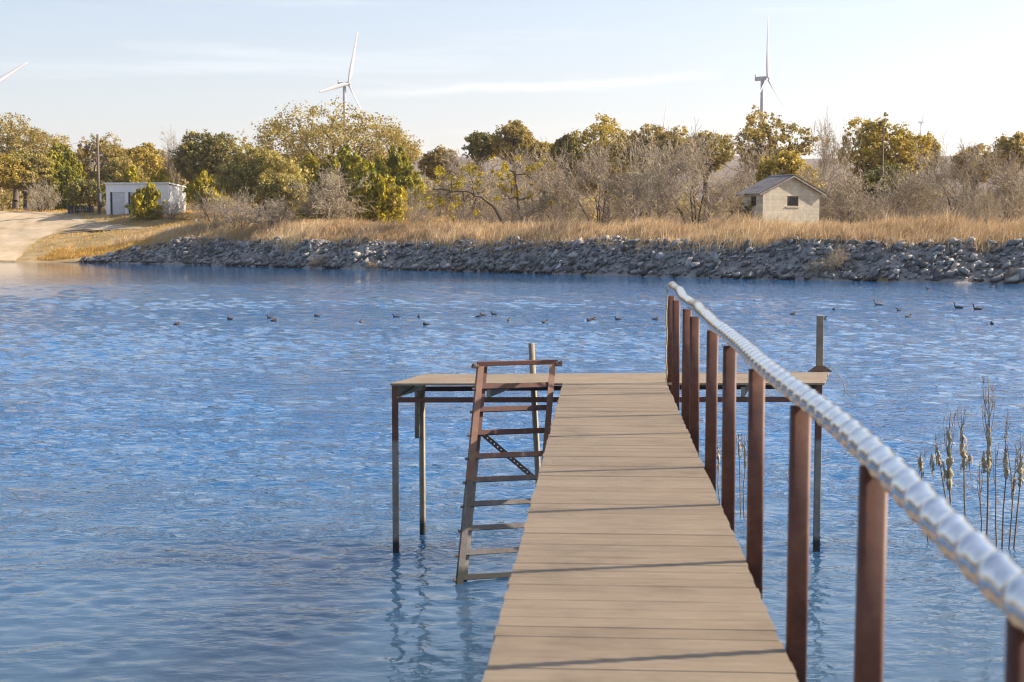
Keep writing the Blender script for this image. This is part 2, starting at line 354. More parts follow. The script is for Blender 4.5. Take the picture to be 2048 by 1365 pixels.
M['white'] = noisy('white_paint', [(.3, (.74, .73, .71)), (.7, (.80, .79, .77))], 1.2, .5, 6)
M['turbine'] = noisy('turbine_white', [(.3, (.34, .325, .36)), (.7, (.40, .385, .42))], .1, .4, 3)
M['block'] = mat('cream_block', (1, 1, 1), .9, 0, .2)
m = M['block']; t = N(m, 'ShaderNodeTexCoord'); q = N(m, 'ShaderNodeMapping'); br = N(m, 'ShaderNodeTexBrick')
q.inputs['Rotation'].default_value = (R(90), 0, 0); L(m, t.outputs['Object'], q.inputs[0])
br.inputs['Scale'].default_value = 1; br.inputs['Brick Width'].default_value = .62; br.inputs['Row Height'].default_value = .31; br.inputs['Mortar Size'].default_value = .022
br.inputs['Color1'].default_value = (.56, .505, .41, 1); br.inputs['Color2'].default_value = (.60, .54, .44, 1); br.inputs['Mortar'].default_value = (.50, .45, .36, 1)
L(m, q.outputs[0], br.inputs[0]); n = N(m, 'ShaderNodeTexNoise'); n.inputs['Scale'].default_value = 1.6; n.inputs['Detail'].default_value = 8; L(m, t.outputs['Object'], n.inputs['Vector'])
r = ramp(m, [(.3, (.74, .72, .70)), (.65, (1, 1, 1))]); L(m, n.outputs[0], r.inputs[0]); x = N(m, 'ShaderNodeMix', data_type='RGBA', blend_type='MULTIPLY'); x.inputs[0].default_value = 1
L(m, br.outputs[0], x.inputs[6]); L(m, r.outputs[0], x.inputs[7]); L(m, x.outputs[2], B(m).inputs['Base Color']); bump(m, br.outputs['Fac'], -.25, .015)
M['tin'] = noisy('old_tin_roof', [(.3, (.17, .15, .14)), (.55, (.28, .26, .25)), (.75, (.24, .165, .12))], 1.1, .5, 8, 'Object', (3, .5, 1), .2, .01, metal=.35)
M['fascia'] = noisy('grey_fascia', [(.3, (.16, .14, .13)), (.7, (.30, .27, .25))], 5, .85)
M['dark_frame'] = mat('rusty_window_frame', (.16, .10, .07), .7)
M['glass'] = mat('dark_window_glass', (.012, .014, .022), .08, 0, .6)
M['dark'] = mat('matte_dark', (.03, .03, .04), .8)
M['door'] = noisy('pale_roll_door', [(.3, (.52, .53, .55)), (.7, (.62, .63, .65))], 1, .5)
M['pole'] = noisy('weathered_pole_wood', [(.3, (.11, .075, .055)), (.7, (.22, .16, .12))], 3, .9, 8, 'Object', (6, 6, .4))
M['black_wood'] = noisy('dark_slat', [(.3, (.035, .032, .035)), (.7, (.075, .065, .06))], 4, .9)
M['trunk'] = noisy('oak_bark', [(.3, (.06, .048, .038)), (.7, (.15, .12, .10))], 4, .95, 6, 'Object', (1, 1, .3))
M['twig'] = leafmat('bare_twig', [(0, (0.089, 0.068, 0.048)), (.22, (0.188, 0.147, 0.107)), (.5, (0.324, 0.259, 0.185)), (1, (0.439, 0.357, 0.255))], 0, .9)
M['brush'] = leafmat('dry_brush', [(0, (0.206, 0.155, 0.114)), (.5, (0.340, 0.261, 0.195)), (1, (0.486, 0.392, 0.292))], .05, .9)
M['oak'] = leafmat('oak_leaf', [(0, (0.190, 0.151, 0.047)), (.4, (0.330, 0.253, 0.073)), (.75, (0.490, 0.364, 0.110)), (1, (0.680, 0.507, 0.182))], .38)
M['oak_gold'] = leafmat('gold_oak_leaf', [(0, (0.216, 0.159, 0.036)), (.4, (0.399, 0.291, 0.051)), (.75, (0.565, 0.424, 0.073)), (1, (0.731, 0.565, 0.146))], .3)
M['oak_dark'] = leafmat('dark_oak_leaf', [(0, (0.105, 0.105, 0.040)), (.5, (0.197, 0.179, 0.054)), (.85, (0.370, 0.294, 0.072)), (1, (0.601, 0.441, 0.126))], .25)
M['juniper'] = leafmat('juniper_leaf', [(0, (0.121, 0.129, 0.018)), (.4, (0.253, 0.238, 0.025)), (.75, (0.459, 0.393, 0.032)), (1, (0.721, 0.559, 0.054))], .25)
M['juniper_b'] = leafmat('bright_juniper_leaf', [(0, (0.152, 0.142, 0.013)), (.4, (0.323, 0.275, 0.019)), (.75, (0.562, 0.433, 0.024)), (1, (0.766, 0.567, 0.041))], .25)
M['willow'] = leafmat('olive_leaf', [(0, (0.197, 0.158, 0.043)), (.45, (0.357, 0.290, 0.078)), (.8, (0.536, 0.420, 0.122)), (1, (0.714, 0.579, 0.209))], .3)
M['mistletoe'] = leafmat('yellow_mistletoe', [(0, (0.230, 0.172, 0.009)), (.5, (0.460, 0.345, 0.014)), (1, (0.644, 0.483, 0.034))], .3)
M['grass'] = leafmat('tall_dry_grass', [(0, (0.263, 0.165, 0.095)), (.35, (0.525, 0.363, 0.198)), (.75, (0.772, 0.561, 0.326)), (1, (0.800, 0.776, 0.497))], .25, .8)
M['gold_grass'] = leafmat('golden_grass', [(0, (0.316, 0.184, 0.054)), (.4, (0.559, 0.345, 0.095)), (.8, (0.730, 0.470, 0.143)), (1, (0.736, 0.574, 0.238))], .25, .8)
M['reed'] = noisy('dry_reed', [(.3, (.13, .095, .06)), (.7, (.30, .23, .15))], 20, .9)
M['husk'] = noisy('tan_husk', [(.3, (.24, .17, .095)), (.5, (.42, .32, .19)), (.7, (.58, .47, .31))], 25, .9, 6, 'Object', (1, 1, .25), .4, .01)
M['duck'] = noisy('duck_brown', [(.3, (.028, .019, .014)), (.6, (.08, .052, .036))], 14, .7)
M['duck_pale'] = noisy('duck_pale_flank', [(.3, (.13, .105, .085)), (.7, (.24, .20, .165))], 14, .7)
M['bill'] = mat('dark_bill', (.03, .03, .03), .5)
M['heron'] = noisy('heron_grey', [(.3, (.42, .41, .43)), (.7, (.66, .63, .62))], 6, .8)

# ------------------------------------------------------------------ ground, water, road
rng = np.random.default_rng(11)
xs = np.concatenate([-np.geomspace(9000, 130, 26)[:-1], np.arange(-130, 100.1, 1.25), np.geomspace(101, 9000, 26)])
ys = np.concatenate([[-3000, -800, -200, -60, -30, -12, -8, -6, -4, -3, 0, 30, 60], np.arange(84, 300, 1.1), np.geomspace(301, 12000, 60)])
XX, YY = np.meshgrid(xs, ys); ZZ = height(XX, YY)
nx = len(xs); idx = np.arange(len(ys) * nx).reshape(len(ys), nx)
F = np.stack([idx[:-1, :-1], idx[:-1, 1:], idx[1:, 1:], idx[1:, :-1]], -1).reshape(-1, 4)
o = link('ground', npmesh('ground', np.stack([XX, YY, ZZ], -1).reshape(-1, 3), F, smooth=True), M['ground'])
tag(o, 'dry tan ground rising from the lake to brushy far hills', kind='structure')

# the lake: one disc of water, finely meshed and really rippled where the ripples can be seen
WREL = [(0, .16), (.055, .22), (.075, .5), (.1, 1.0), (.14, 1.0), (.18, .74), (.23, .74), (.3, 1.0), (.375, 1.0), (.41, .55), (.5, .42), (.56, .2), (.65, .08), (1, .05)]
ang = np.concatenate([np.linspace(-math.pi, -.45, 22)[:-1], np.arange(-.45, .45, .0035), np.linspace(.45, math.pi, 22)])
rad_ = [.5, 2.0, 3.2]
while rad_[-1] < 152: rad_.append(rad_[-1] * 1.0049)
rad_ = np.array(rad_ + [165, 185, 220, 300, 500, 900, 1500])
RR_, AA_ = np.meshgrid(rad_, ang, indexing='ij'); WX = RR_ * np.sin(AA_); WY = RR_ * np.cos(AA_); WZ = np.zeros_like(WX)
wr = np.random.default_rng(77); cell = RR_ * .0044
fade = sstep(94, 80, RR_) * sstep(.45, .40, np.abs(AA_)) * sstep(3.2, 4.2, RR_)
pn = .55 + .65 * (vnoise(WX * .055 + 3, WY * .16 + 8) * .6 + vnoise(WX * .17, WY * .4) * .4)
ampw = np.interp((WY + .06 * WX) / 200, [a for a, b in WREL], [b for a, b in WREL]) * pn * fade
grp = .45 + 1.1 * vnoise(WX * .55 + 40, WY * .8 + 11)
NW = 84
for k in range(NW):
    lam = .12 * (.66 / .12) ** ((k + .5) / NW); th = R(90) + R(6) + wr.normal(0, .7)
    kx, ky = 2 * math.pi / lam * math.cos(th), 2 * math.pi / lam * math.sin(th)
    slope = .34 / math.sqrt(NW) * (lam / .26) ** -.75; q = sstep(2.2, 4.0, lam / cell)
    ph = kx * WX + ky * WY + wr.uniform(0, 6.28) + 1.3 * np.sin(.8 * WX * wr.uniform(.3, 1) + .6 * WY * wr.uniform(.3, 1) + wr.uniform(0, 6))
    WZ += slope * lam / (2 * math.pi) * math.sqrt(2) * np.sin(ph) * q * grp
WZ *= ampw
far_w = np.zeros_like(WX)                                   # longer low swell towards the far bank
for k in range(40):
    lam = .36 * (.95 / .36) ** ((k + .5) / 40); th = R(94) + wr.normal(0, .8); kx, ky = 2 * math.pi / lam * math.cos(th), 2 * math.pi / lam * math.sin(th)
    far_w += .17 / math.sqrt(40) * lam / (2 * math.pi) * math.sqrt(2) * np.sin(kx * WX + ky * WY + wr.uniform(0, 6.28)) * sstep(1.2, 2.2, lam / cell)
WZ += far_w * sstep(24, 48, RR_) * (1 - .25 * sstep(78, 90, RR_)) * sstep(5, 42, shore(WX) - WY) * sstep(152, 140, RR_) * sstep(.45, .40, np.abs(AA_)) * (.5 + .8 * vnoise(WX * .03, WY * .12))
nc_ = len(ang); idx = np.arange(len(rad_) * nc_).reshape(len(rad_), nc_)
F = np.stack([idx[:-1, :-1], idx[1:, :-1], idx[1:, 1:], idx[:-1, 1:]], -1).reshape(-1, 4)[:, ::-1]
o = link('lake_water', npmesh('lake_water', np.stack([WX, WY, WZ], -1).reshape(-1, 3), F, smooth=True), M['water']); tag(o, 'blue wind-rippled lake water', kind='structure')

rows = [(424, 60), (427, 100), (430, 140), (436, 160), (441, 176), (446, 195), (450, 235), (454, 268), (458, 300), (461, 262), (463, 205), (465, 158), (468, 118), (473, 98), (478, 85), (484, 74), (490, 65), (498, 57), (505, 50), (512, 45), (518, 38), (523, 28)]
V = []; nr = 26
for (yy, xr) in rows:
    for i in range(nr):
        P = on_ground(-330 + (xr + 330) * i / (nr - 1) + (random.Random(yy * 31 + i).uniform(-4, 4) if i == nr - 1 else 0), yy, 150)
        V.append((P.x, P.y, h1(P.x, P.y) + .07))
Fq = [(j * nr + i, (j + 1) * nr + i, (j + 1) * nr + i + 1, j * nr + i + 1) for j in range(len(rows) - 1) for i in range(nr - 1)]
me = bpy.data.meshes.new('dirt_road'); me.from_pydata(V, [], Fq); me.polygons.foreach_set('use_smooth', [True] * len(Fq)); me.update()
o = link('dirt_road', me, M['road']); tag(o, 'pale sandy dirt road running down to the water as a ramp', kind='structure')

# ------------------------------------------------------------------ riprap bank
def bank_x(n, lo=-60, hi=78): return rng.uniform(lo, hi, n)
sxs = np.arange(-60, 80, .8); ss = np.linspace(-2, 4.4, 12)
SX, SS = np.meshgrid(sxs, ss); SY = shore(SX) + SS / KS
SZ = height(SX, SY) + .15 - .4 * sstep(-52, -60, SX) + .15 * (vnoise(SX * 2, SS * 2) - .5)
n_ = len(sxs); idx = np.arange(len(ss) * n_).reshape(len(ss), n_)
F = np.stack([idx[:-1, :-1], idx[:-1, 1:], idx[1:, 1:], idx[1:, :-1]], -1).reshape(-1, 4)
bank = link('riprap_bank', npmesh('riprap_bank', np.stack([SX, SY, SZ], -1).reshape(-1, 3), F, smooth=True), M['mud'])
tag(bank, 'shaded bank of loose grey limestone riprap along the far waterline', kind='structure')
def make_rock(seed):
    r = np.random.default_rng(seed); bm = bmesh.new()
    p = r.uniform(-1, 1, (15, 3)); p /= np.maximum(1, np.linalg.norm(p, axis=1, keepdims=True) ** .55)
    p *= np.array([1, .75, .42]) * .62
    for q in p: bm.verts.new(q)
    res = bmesh.ops.convex_hull(bm, input=bm.verts)
    bmesh.ops.delete(bm, geom=[g for g in res['geom_interior'] if isinstance(g, bmesh.types.BMVert)], context='VERTS')
    bmesh.ops.triangulate(bm, faces=bm.faces); bm.verts.ensure_lookup_table(); bm.verts.index_update()
    v = np.array([q.co[:] for q in bm.verts]); f = np.array([[q.index for q in t.verts] for t in bm.faces]); bm.free(); return v, f
rocks = [make_rock(100 + i) for i in range(14)]
NR = 6800
rx = bank_x(NR); rs = rng.uniform(-.4, 4.4, NR)
keep = rs < 3.3 + 1.1 * vnoise(rx * .5, rx * .1)
keep &= (rx > -56) | (rs < 2.5); rx = rx[keep]; rs = rs[keep]; NR = len(rx)
rsz = np.exp(rng.normal(-1.02, .52, NR)).clip(.15, 1.2)
rsz[rs < .6] *= 1.05
ry = shore(rx) + rs / KS; rz = height(rx, ry) + .24 + .12 * rsz
order = np.argsort(-rsz / ry); big = set(order[:300].tolist())
def rmats(n):
    a = rng.uniform(0, 2 * math.pi, n); tilt = rng.normal(.45, .35, n); roll = rng.normal(0, .35, n)
    ca, sa = np.cos(a), np.sin(a); ct, st = np.cos(tilt), np.sin(tilt); cr_, sr = np.cos(roll), np.sin(roll)
    Rz = np.zeros((n, 3, 3)); Rz[:, 0, 0] = ca; Rz[:, 0, 1] = -sa; Rz[:, 1, 0] = sa; Rz[:, 1, 1] = ca; Rz[:, 2, 2] = 1
    Ry = np.zeros((n, 3, 3)); Ry[:, 0, 0] = ct; Ry[:, 0, 2] = -st; Ry[:, 2, 0] = st; Ry[:, 2, 2] = ct; Ry[:, 1, 1] = 1
    Rx = np.zeros((n, 3, 3)); Rx[:, 1, 1] = cr_; Rx[:, 1, 2] = -sr; Rx[:, 2, 1] = sr; Rx[:, 2, 2] = cr_; Rx[:, 0, 0] = 1
    return Ry @ Rx @ Rz
RM = rmats(NR); rv = rng.random(NR); rk = rng.integers(0, len(rocks), NR)
rockme = {}
AV = []; AF = []; AR = []; off = 0
for i in range(NR):
    v, f = rocks[rk[i]]
    if i in big:
        key = (rk[i], int(rv[i] * 5))
        if key not in rockme:
            rockme[key] = npmesh('rock', v, f, np.full(len(v), (key[1] + .5) / 5))
        o = link('rock', rockme[key], M['rock'], bank)
        mm4 = Matrix(RM[i].tolist()).to_4x4(); o.rotation_mode = 'QUATERNION'
        o.rotation_quaternion = mm4.to_quaternion(); o.location = (rx[i], ry[i], rz[i]); o.scale = (rsz[i],) * 3
    else:
        w = (v * rsz[i]) @ RM[i].T + (rx[i], ry[i], rz[i]); AV.append(w); AF.append(f + off); AR.append(np.full(len(v), rv[i])); off += len(v)
o = link('loose_rocks', npmesh('loose_rocks', np.concatenate(AV), np.concatenate(AF), np.concatenate(AR)), M['rock'], bank); o['kind'] = 'stuff'

# ------------------------------------------------------------------ grass
def blades(px, py, hgt, wid, lean, leandir, rnd, jit=.35):
    n = len(px); pz = height(px, py) - .03
    a = rng.uniform(0, 2 * math.pi, n); dx = np.cos(a) * wid / 2; dy = np.sin(a) * wid / 2
    lx = leandir[0] * lean + rng.normal(0, jit, n) * hgt; ly = leandir[1] * lean + rng.normal(0, jit, n) * hgt
    b0 = np.stack([px - dx, py - dy, pz], -1); b1 = np.stack([px + dx, py + dy, pz], -1)
    m0 = np.stack([px - dx * .8 + lx * .35, py - dy * .8 + ly * .35, pz + hgt * .6], -1); m1 = np.stack([px + dx * .8 + lx * .35, py + dy * .8 + ly * .35, pz + hgt * .6], -1)
    t = np.stack([px + lx, py + ly, pz + hgt], -1)
    V = np.stack([b0, b1, m1, m0, t], 1).reshape(-1, 3); i = np.arange(n)[:, None] * 5
    F = np.concatenate([i + [0, 1, 2], i + [0, 2, 3], i + [3, 2, 4]]); return V, F, np.repeat(rnd, 5)
def tufts(nt, per, xr, srange, hmean, wid, mask, spread=.28, lean=.35):
    tx = rng.uniform(xr[0], xr[1], nt); ts = rng.uniform(srange[0], srange[1], nt)
    k = mask(tx, ts); tx = tx[k]; ts = ts[k]; nt = len(tx)
    ty = shore(tx) + ts / KS
    hh = hmean * rng.lognormal(0, .28, nt) * (.6 + .8 * vnoise(tx * .3, ty * .3)); rr = rng.random(nt) * .5 + .5 * vnoise(tx * .15 + 9, ty * .15)
    px = np.repeat(tx, per) + rng.normal(0, spread, nt * per); py = np.repeat(ty, per) + rng.normal(0, spread, nt * per)
    h = np.repeat(hh, per) * rng.uniform(.55, 1.15, nt * per); r = np.clip(np.repeat(rr, per) * .75 + rng.random(nt * per) * .3, 0, 1)
    return blades(px, py, h, wid, np.repeat(hh, per) * lean, (1.0, .1), r)
lowedge = lambda x: 1.75 + .5 * sstep(10, -40, x) + 1.5 * vnoise(x * .22, 3) + .8 * vnoise(x * .9, 8)
V, F, r = tufts(8800, 13, (-58, 80), (1.5, 12.0), .92, .05, lambda x, s: (s > lowedge(x)) & ((x > -50) | (s > 8)))
o = link('tall_grass', npmesh('tall_grass', V, F, r), M['grass']); tag(o, 'tall dry tan grass crowning the rocky bank, bent by wind', 'grass', kind='stuff')
V, F, r = tufts(7000, 9, (-100, 5), (9, 62), .36, .06, lambda x, s: (s > 13) | (x < -45), .35, .2)
# keep the road clear of golden grass
def clear_road(V, F, r):
    nb = len(V) // 5; base = V.reshape(nb, 5, 3)[:, :2].mean(1)
    dx = base[:, 0]; dy = base[:, 1]; rel = base - np.array([0, 0, CAMZ])
    cp, sp = math.cos(PITCH), math.sin(PITCH); dep = rel[:, 1] * cp - rel[:, 2] * sp; up = rel[:, 1] * sp + rel[:, 2] * cp
    qx = 1024 + FPX * rel[:, 0] / dep; qy = 682.5 - FPX * up / dep
    lim = np.interp(qy, [a for a, b in rows], [b for a, b in rows])
    ok = ~((qy > 423.5) & (qy < 524) & (qx < lim + 3)); keep = np.repeat(ok, 5); new = np.cumsum(keep) - 1
    Fm = keep[F].all(1); return V[keep], new[F[Fm]], r[keep]
V, F, r = clear_road(V, F, r)
o = link('golden_grass', npmesh('golden_grass', V, F, r), M['gold_grass']); tag(o, 'short golden grass on the slope around the dirt road', 'grass', kind='stuff')
V, F, r = tufts(2600, 9, (-68, -44), (1.2, 9), .42, .06, lambda x, s: s > 1.6 + 2.2 * vnoise(x * .3, 1), .3, .2)
V, F, r = clear_road(V, F, r)
o = link('shore_grass', npmesh('shore_grass', V, F, r), M['gold_grass']); tag(o, 'golden brown grass on the low shore between ramp and rocks', 'grass', kind='stuff')

# ------------------------------------------------------------------ the air
mb = MB(); mb.box((-9200, -3200, -6), (9200, 12300, 760)); hz_ = bpy.data.materials.new('haze'); hz_.use_nodes = True; nt = hz_.node_tree; nt.nodes.clear()
ho = nt.nodes.new('ShaderNodeOutputMaterial'); hv = nt.nodes.new('ShaderNodeVolumePrincipled'); hv.inputs['Color'].default_value = (.93, .88, .91, 1); hv.inputs['Density'].default_value = .00009; hv.inputs['Anisotropy'].default_value = .2
nt.links.new(hv.outputs[0], ho.inputs['Volume']); o = mb.build('haze', hz_); tag(o, 'thin pale haze in the air over lake and hills', 'haze', kind='stuff')

# ------------------------------------------------------------------ vegetation builders
def prisms(segs, sides=3):
    """segs: array n x 8 (p0, p1, r0, r1) -> tapered prisms"""
    s = np.asarray(segs, float); p0 = s[:, :3]; p1 = s[:, 3:6]; r0 = s[:, 6:7]; r1 = s[:, 7:8]
    d = p1 - p0; d /= np.maximum(np.linalg.norm(d, axis=1, keepdims=True), 1e-9)
    ref = np.where(np.abs(d[:, 2:3]) > .9, np.array([[1., 0, 0]]), np.array([[0., 0, 1]]))
    a = np.cross(d, ref); a /= np.linalg.norm(a, axis=1, keepdims=True); b = np.cross(d, a)
    V = []
    for p, r in ((p0, r0), (p1, r1)):
        for j in range(sides):
            t = 2 * math.pi * j / sides; V.append(p + (a * math.cos(t) + b * math.sin(t)) * r)
    n = len(s); V = np.stack(V, 1).reshape(-1, 3); i = np.arange(n)[:, None] * 2 * sides
    F = np.concatenate([i + [j, (j + 1) % sides, sides + (j + 1) % sides, sides + j] for j in range(sides)])
    return V, F
def rand_unit(n):
    v = rng.normal(size=(n, 3)); return v / np.linalg.norm(v, axis=1, keepdims=True)
def leaves(cent, rad, per, size, elong=1.0, upbias=0.0, squash=.8, shade=None):
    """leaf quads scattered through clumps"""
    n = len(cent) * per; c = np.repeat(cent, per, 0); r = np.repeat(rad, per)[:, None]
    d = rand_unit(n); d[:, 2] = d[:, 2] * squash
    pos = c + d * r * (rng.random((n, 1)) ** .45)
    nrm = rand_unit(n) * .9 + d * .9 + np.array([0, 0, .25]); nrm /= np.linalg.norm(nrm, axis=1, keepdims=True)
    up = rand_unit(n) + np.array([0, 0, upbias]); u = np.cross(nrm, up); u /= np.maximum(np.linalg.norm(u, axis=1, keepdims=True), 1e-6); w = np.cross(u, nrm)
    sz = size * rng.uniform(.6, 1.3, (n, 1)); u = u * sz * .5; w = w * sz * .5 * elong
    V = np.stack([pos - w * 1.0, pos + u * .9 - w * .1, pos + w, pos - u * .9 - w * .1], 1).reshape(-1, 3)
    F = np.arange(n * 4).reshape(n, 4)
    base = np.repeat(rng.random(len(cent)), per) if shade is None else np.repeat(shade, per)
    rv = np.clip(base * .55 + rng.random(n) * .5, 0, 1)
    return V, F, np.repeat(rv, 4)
def tree_parts(root, segs, leafdata, leafmat_, crown='crown', barkmat=None, sides=5):
    if len(segs):
        V, F = prisms(segs, sides); link('trunk', npmesh('trunk', V, F, np.repeat(rng.random(len(segs)), 2 * sides), smooth=True), barkmat or M['trunk'], root)
    if leafdata is not None:
        V, F, r = leafdata; link(crown, npmesh(crown, V, F, r), leafmat_, root)
def limb(p, q, r0, r1, n=4, wig=.08):
    p = np.array(p, float); q = np.array(q, float); Lr = np.linalg.norm(q - p); pts = [p]
    for i in range(1, n): 
        t = i / n; pts.append(p + (q - p) * t + rng.normal(0, wig * Lr, 3) * (1 - abs(2 * t - 1) * .5) + np.array([0, 0, .08 * Lr * math.sin(math.pi * t)]))
    pts.append(q); rr = np.linspace(r0, r1, n + 1)
    return [(*pts[i], *pts[i + 1], rr[i], rr[i + 1]) for i in range(n)]
def spot(px, top, w, Y, sink=0):
    P = at_y(px, 475, Y); bz = h1(P.x, P.y) - sink; T = at_y(px, top, Y); return Vector((P.x, P.y, bz)), T.z - bz, w / FPX * Y
def oak(px, top, w, Y, label, leaf='oak', lobes=None, dense=1.0, low=.30, gap=.0, lsz=.34, name='live_oak', group='live oaks'):
    loc, H, W = spot(px, top, w, Y); root = empty(name, loc); tag(root, label, 'tree', group)
    a = W / 2; hz = min(H * (1 - low), max(1.05 * W, H * .45)) / 2; cz = H - hz; cl = max(.62, W * .052)
    nb_ = 22; bumps = rand_unit(nb_); bumps[:, 2] = np.abs(bumps[:, 2]) * 1.0 - .25; bumps /= np.linalg.norm(bumps, axis=1, keepdims=True); bw_ = rng.uniform(.15, .5, nb_)
    def lump(d): return .74 + (np.exp((d @ bumps.T - 1) * 15) * bw_).max(1)
    area = 4 * math.pi * (a * a * .8 + 2 * a * hz) / 3
    n = int(dense * 1.4 * area / cl ** 2); d = rand_unit(int(n * 1.3)); d = d[d[:, 2] > -.85][:n]
    if gap:
        holes = rand_unit(9); d = d[(np.exp((d @ holes.T - 1) * 14).sum(1) + rng.random(len(d)) * .35) < 1.05 - gap]
    u = np.where(rng.random(len(d)) < .66, rng.uniform(.82, 1.0, len(d)), rng.uniform(.4, .82, len(d)))
    k = (lump(d) * u)[:, None]
    CL = d * k * np.array([a - cl * .4, (a - cl * .4) * .85, hz - cl * .3]) + np.array([0, 0, cz])
    CL[:, 0] *= (a - cl * .35) / max(np.quantile(CL[:, 0], .985), -np.quantile(CL[:, 0], .015)); CL[:, 2] += H - cl * .45 - np.quantile(CL[:, 2], .992)
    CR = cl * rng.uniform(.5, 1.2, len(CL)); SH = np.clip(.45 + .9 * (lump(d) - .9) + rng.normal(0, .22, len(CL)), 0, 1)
    th = max(H * low * .75, cz - hz * .75); segs = limb((0, 0, -.3), (rng.normal(0, .2), 0, th), H * .038, H * .028, 3, .04)
    for q in bumps[:12]:
        e = q * np.array([a * .7, a * .6, hz * .7]) + np.array([0, 0, cz]); segs += limb((0, 0, th), e, H * .016, H * .006, 4, .07)
        for c_ in CL[np.argsort(np.linalg.norm(CL - e, axis=1))[:10:2]]: segs += limb(e, c_, H * .006, H * .0025, 2, .06)
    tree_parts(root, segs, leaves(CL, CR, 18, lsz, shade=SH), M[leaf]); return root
def juniper(px, top, w, Y, label, leaf='juniper', low=.02, lsz=.30, tips=None, name='juniper_tree', group='juniper trees'):
    loc, H, W = spot(px, top, w, Y); root = empty(name, loc); tag(root, label, 'tree', group)
    a = W / 2; tips = tips or int(9 + W); CL = []; CR = []; SH = []; segs = limb((0, 0, -.2), (0, 0, H * .8), H * .03, H * .006, 4, .02)
    for i in range(tips):
        t = rng.uniform(0, 2 * math.pi); rr = a * math.sqrt(rng.random()) * .86; bx, by = rr * math.cos(t), rr * math.sin(t) * .9
        ht = H * (1 - .42 * (rr / a) ** 2.2) * rng.uniform(.84, 1.0) if i else H * .97
        if not i: bx = by = 0
        z0 = H * (low + .10 * (rr / a) ** 2); nc = int(10 + 5 * (ht - z0)); u = rng.random(nc); z = z0 + (ht - z0) * u
        cw = a * .30 * (1 - u) ** .55 + .12
        q = rng.normal(0, .55, (nc, 2)) * cw[:, None]
        CL.append(np.stack([bx * (.55 + .45 * np.minimum(1, u * 2.2)) + q[:, 0], by + q[:, 1], z], -1)); CR.append(.28 + .35 * (1 - u) * min(1, a / 3)); SH.append(np.full(nc, rng.random() * .6) + .4 * rng.random(nc))
        segs += limb((0, 0, H * .1), (bx, by, z0 + (ht - z0) * .5), H * .012, H * .004, 3, .04)
    CL = np.concatenate(CL); CR = np.concatenate(CR); SH = np.concatenate(SH)
    tree_parts(root, segs, leaves(CL, CR, 16, lsz * 1.1, 1.9, 1.6, 1.2, SH), M[leaf]); return root
def grow(seed, stems=4, spread=.8, depth=5, kids=3.4, droop=.0, lean=0.0, r0=.022, rmin=.0025, trunk=.12):
    """bare tree skeleton, height about one"""
    rr = random.Random(seed); segs = []; tips = []
    def br(p, d, Ln, r, dep):
        n = 3 if dep > 1 else 2; cur = p; rc = r
        for k in range(n):
            d = (d + Vector((rr.gauss(0, .16), rr.gauss(0, .16), rr.gauss(0, .12) + (.07 if dep < 4 else .02) - droop))).normalized()
            nxt = cur + d * Ln / n; rn = max(rmin, rc * .86); segs.append((*cur, *nxt, rc, rn)); cur = nxt; rc = rn
            if dep > 0:
                for q in range(int(kids / n + rr.random())):
                    ax = Vector((rr.gauss(0, 1), rr.gauss(0, 1), rr.gauss(0, .7))); ax = (ax - d * ax.dot(d)).normalized()
                    an = rr.uniform(.45, 1.0); nd = (d * math.cos(an) + ax * math.sin(an)).normalized()
                    br(cur, nd, Ln * rr.uniform(.58, .82), max(rmin, rc * .62), dep - 1)
        tips.append(tuple(cur))
    for i in range(stems):
        t = 2 * math.pi * (i + rr.random() * .7) / stems; sp = spread * rr.uniform(.35, 1)
        d = Vector((math.cos(t) * sp + lean, math.sin(t) * sp * .8, 1)).normalized()
        br(Vector((math.cos(t) * .012, math.sin(t) * .012, -.02)), d, .40 * rr.uniform(.8, 1.15), r0 * rr.uniform(.7, 1), depth)
    s = np.array(segs); zmax = np.quantile(s[:, 5], .997); s[:, :6] /= zmax; tp = np.array(tips) / zmax
    return s, tp, float(np.quantile(np.abs(s[:, 3]), .985))
BARE = [grow(21, 4, .8), grow(22, 5, 1.1), grow(23, 3, .6), grow(24, 5, .9), grow(29, 6, 1.35, 4, 3.9, rmin=.0030)]
BMESH = []
for s, tp, w in BARE:
    V, F = prisms(s, 3); BMESH.append(npmesh('branches', V, F, np.repeat(np.clip((rng.random(len(s)) * .5 + .5) * np.clip(1.25 - s[:, 6] * 110, 0, 1), 0, 1), 6)))
def bare(px, top, w, Y, label, k=0, rz=None, name='bare_tree', group='bare winter trees', sink=.3):
    loc, H, W = spot(px, top, w, Y, sink); root = empty(name, loc, rng.uniform(0, 6.28) if rz is None else rz); tag(root, label, 'tree', group)
    fx = W / 2 / BARE[k][2] * 1.04; o = link('branches', BMESH[k], M['twig'], root); o.scale = (fx, fx, H * 1.01); return root

# ------------------------------------------------------------------ trees, left to right
oak(30, 234, 205, 292, 'tall olive live oak at the left edge of the picture', 'oak', low=.22)
oak(-20, 305, 150, 268, 'lower golden brown oak cut by the left picture edge', 'oak_gold', low=.1)
oak(52, 300, 110, 272, 'mid height tan oak in front of the tall left edge oak', 'willow', low=.1)
juniper(116, 284, 110, 276, 'dark green juniper left of the wooden utility pole', 'juniper')
juniper(140, 330, 70, 270, 'low dark juniper just left of the pole, below the taller juniper', 'juniper')
bare(85, 355, 95, 252, 'grey bare bush left of the dark slatted rack', 4)
oak(205, 274, 130, 300, 'open topped oak behind the wooden utility pole', 'oak', gap=.35, dense=.8, low=.15)
oak(285, 290, 112, 305, 'round golden brown oak behind the white storage building', 'oak_gold', low=.1)
oak(240, 318, 90, 285, 'low tan oak right of the utility pole, behind the building', 'willow', low=.05)
juniper(262, 332, 75, 280, 'yellow green juniper over the left half of the storage building', 'juniper_b')
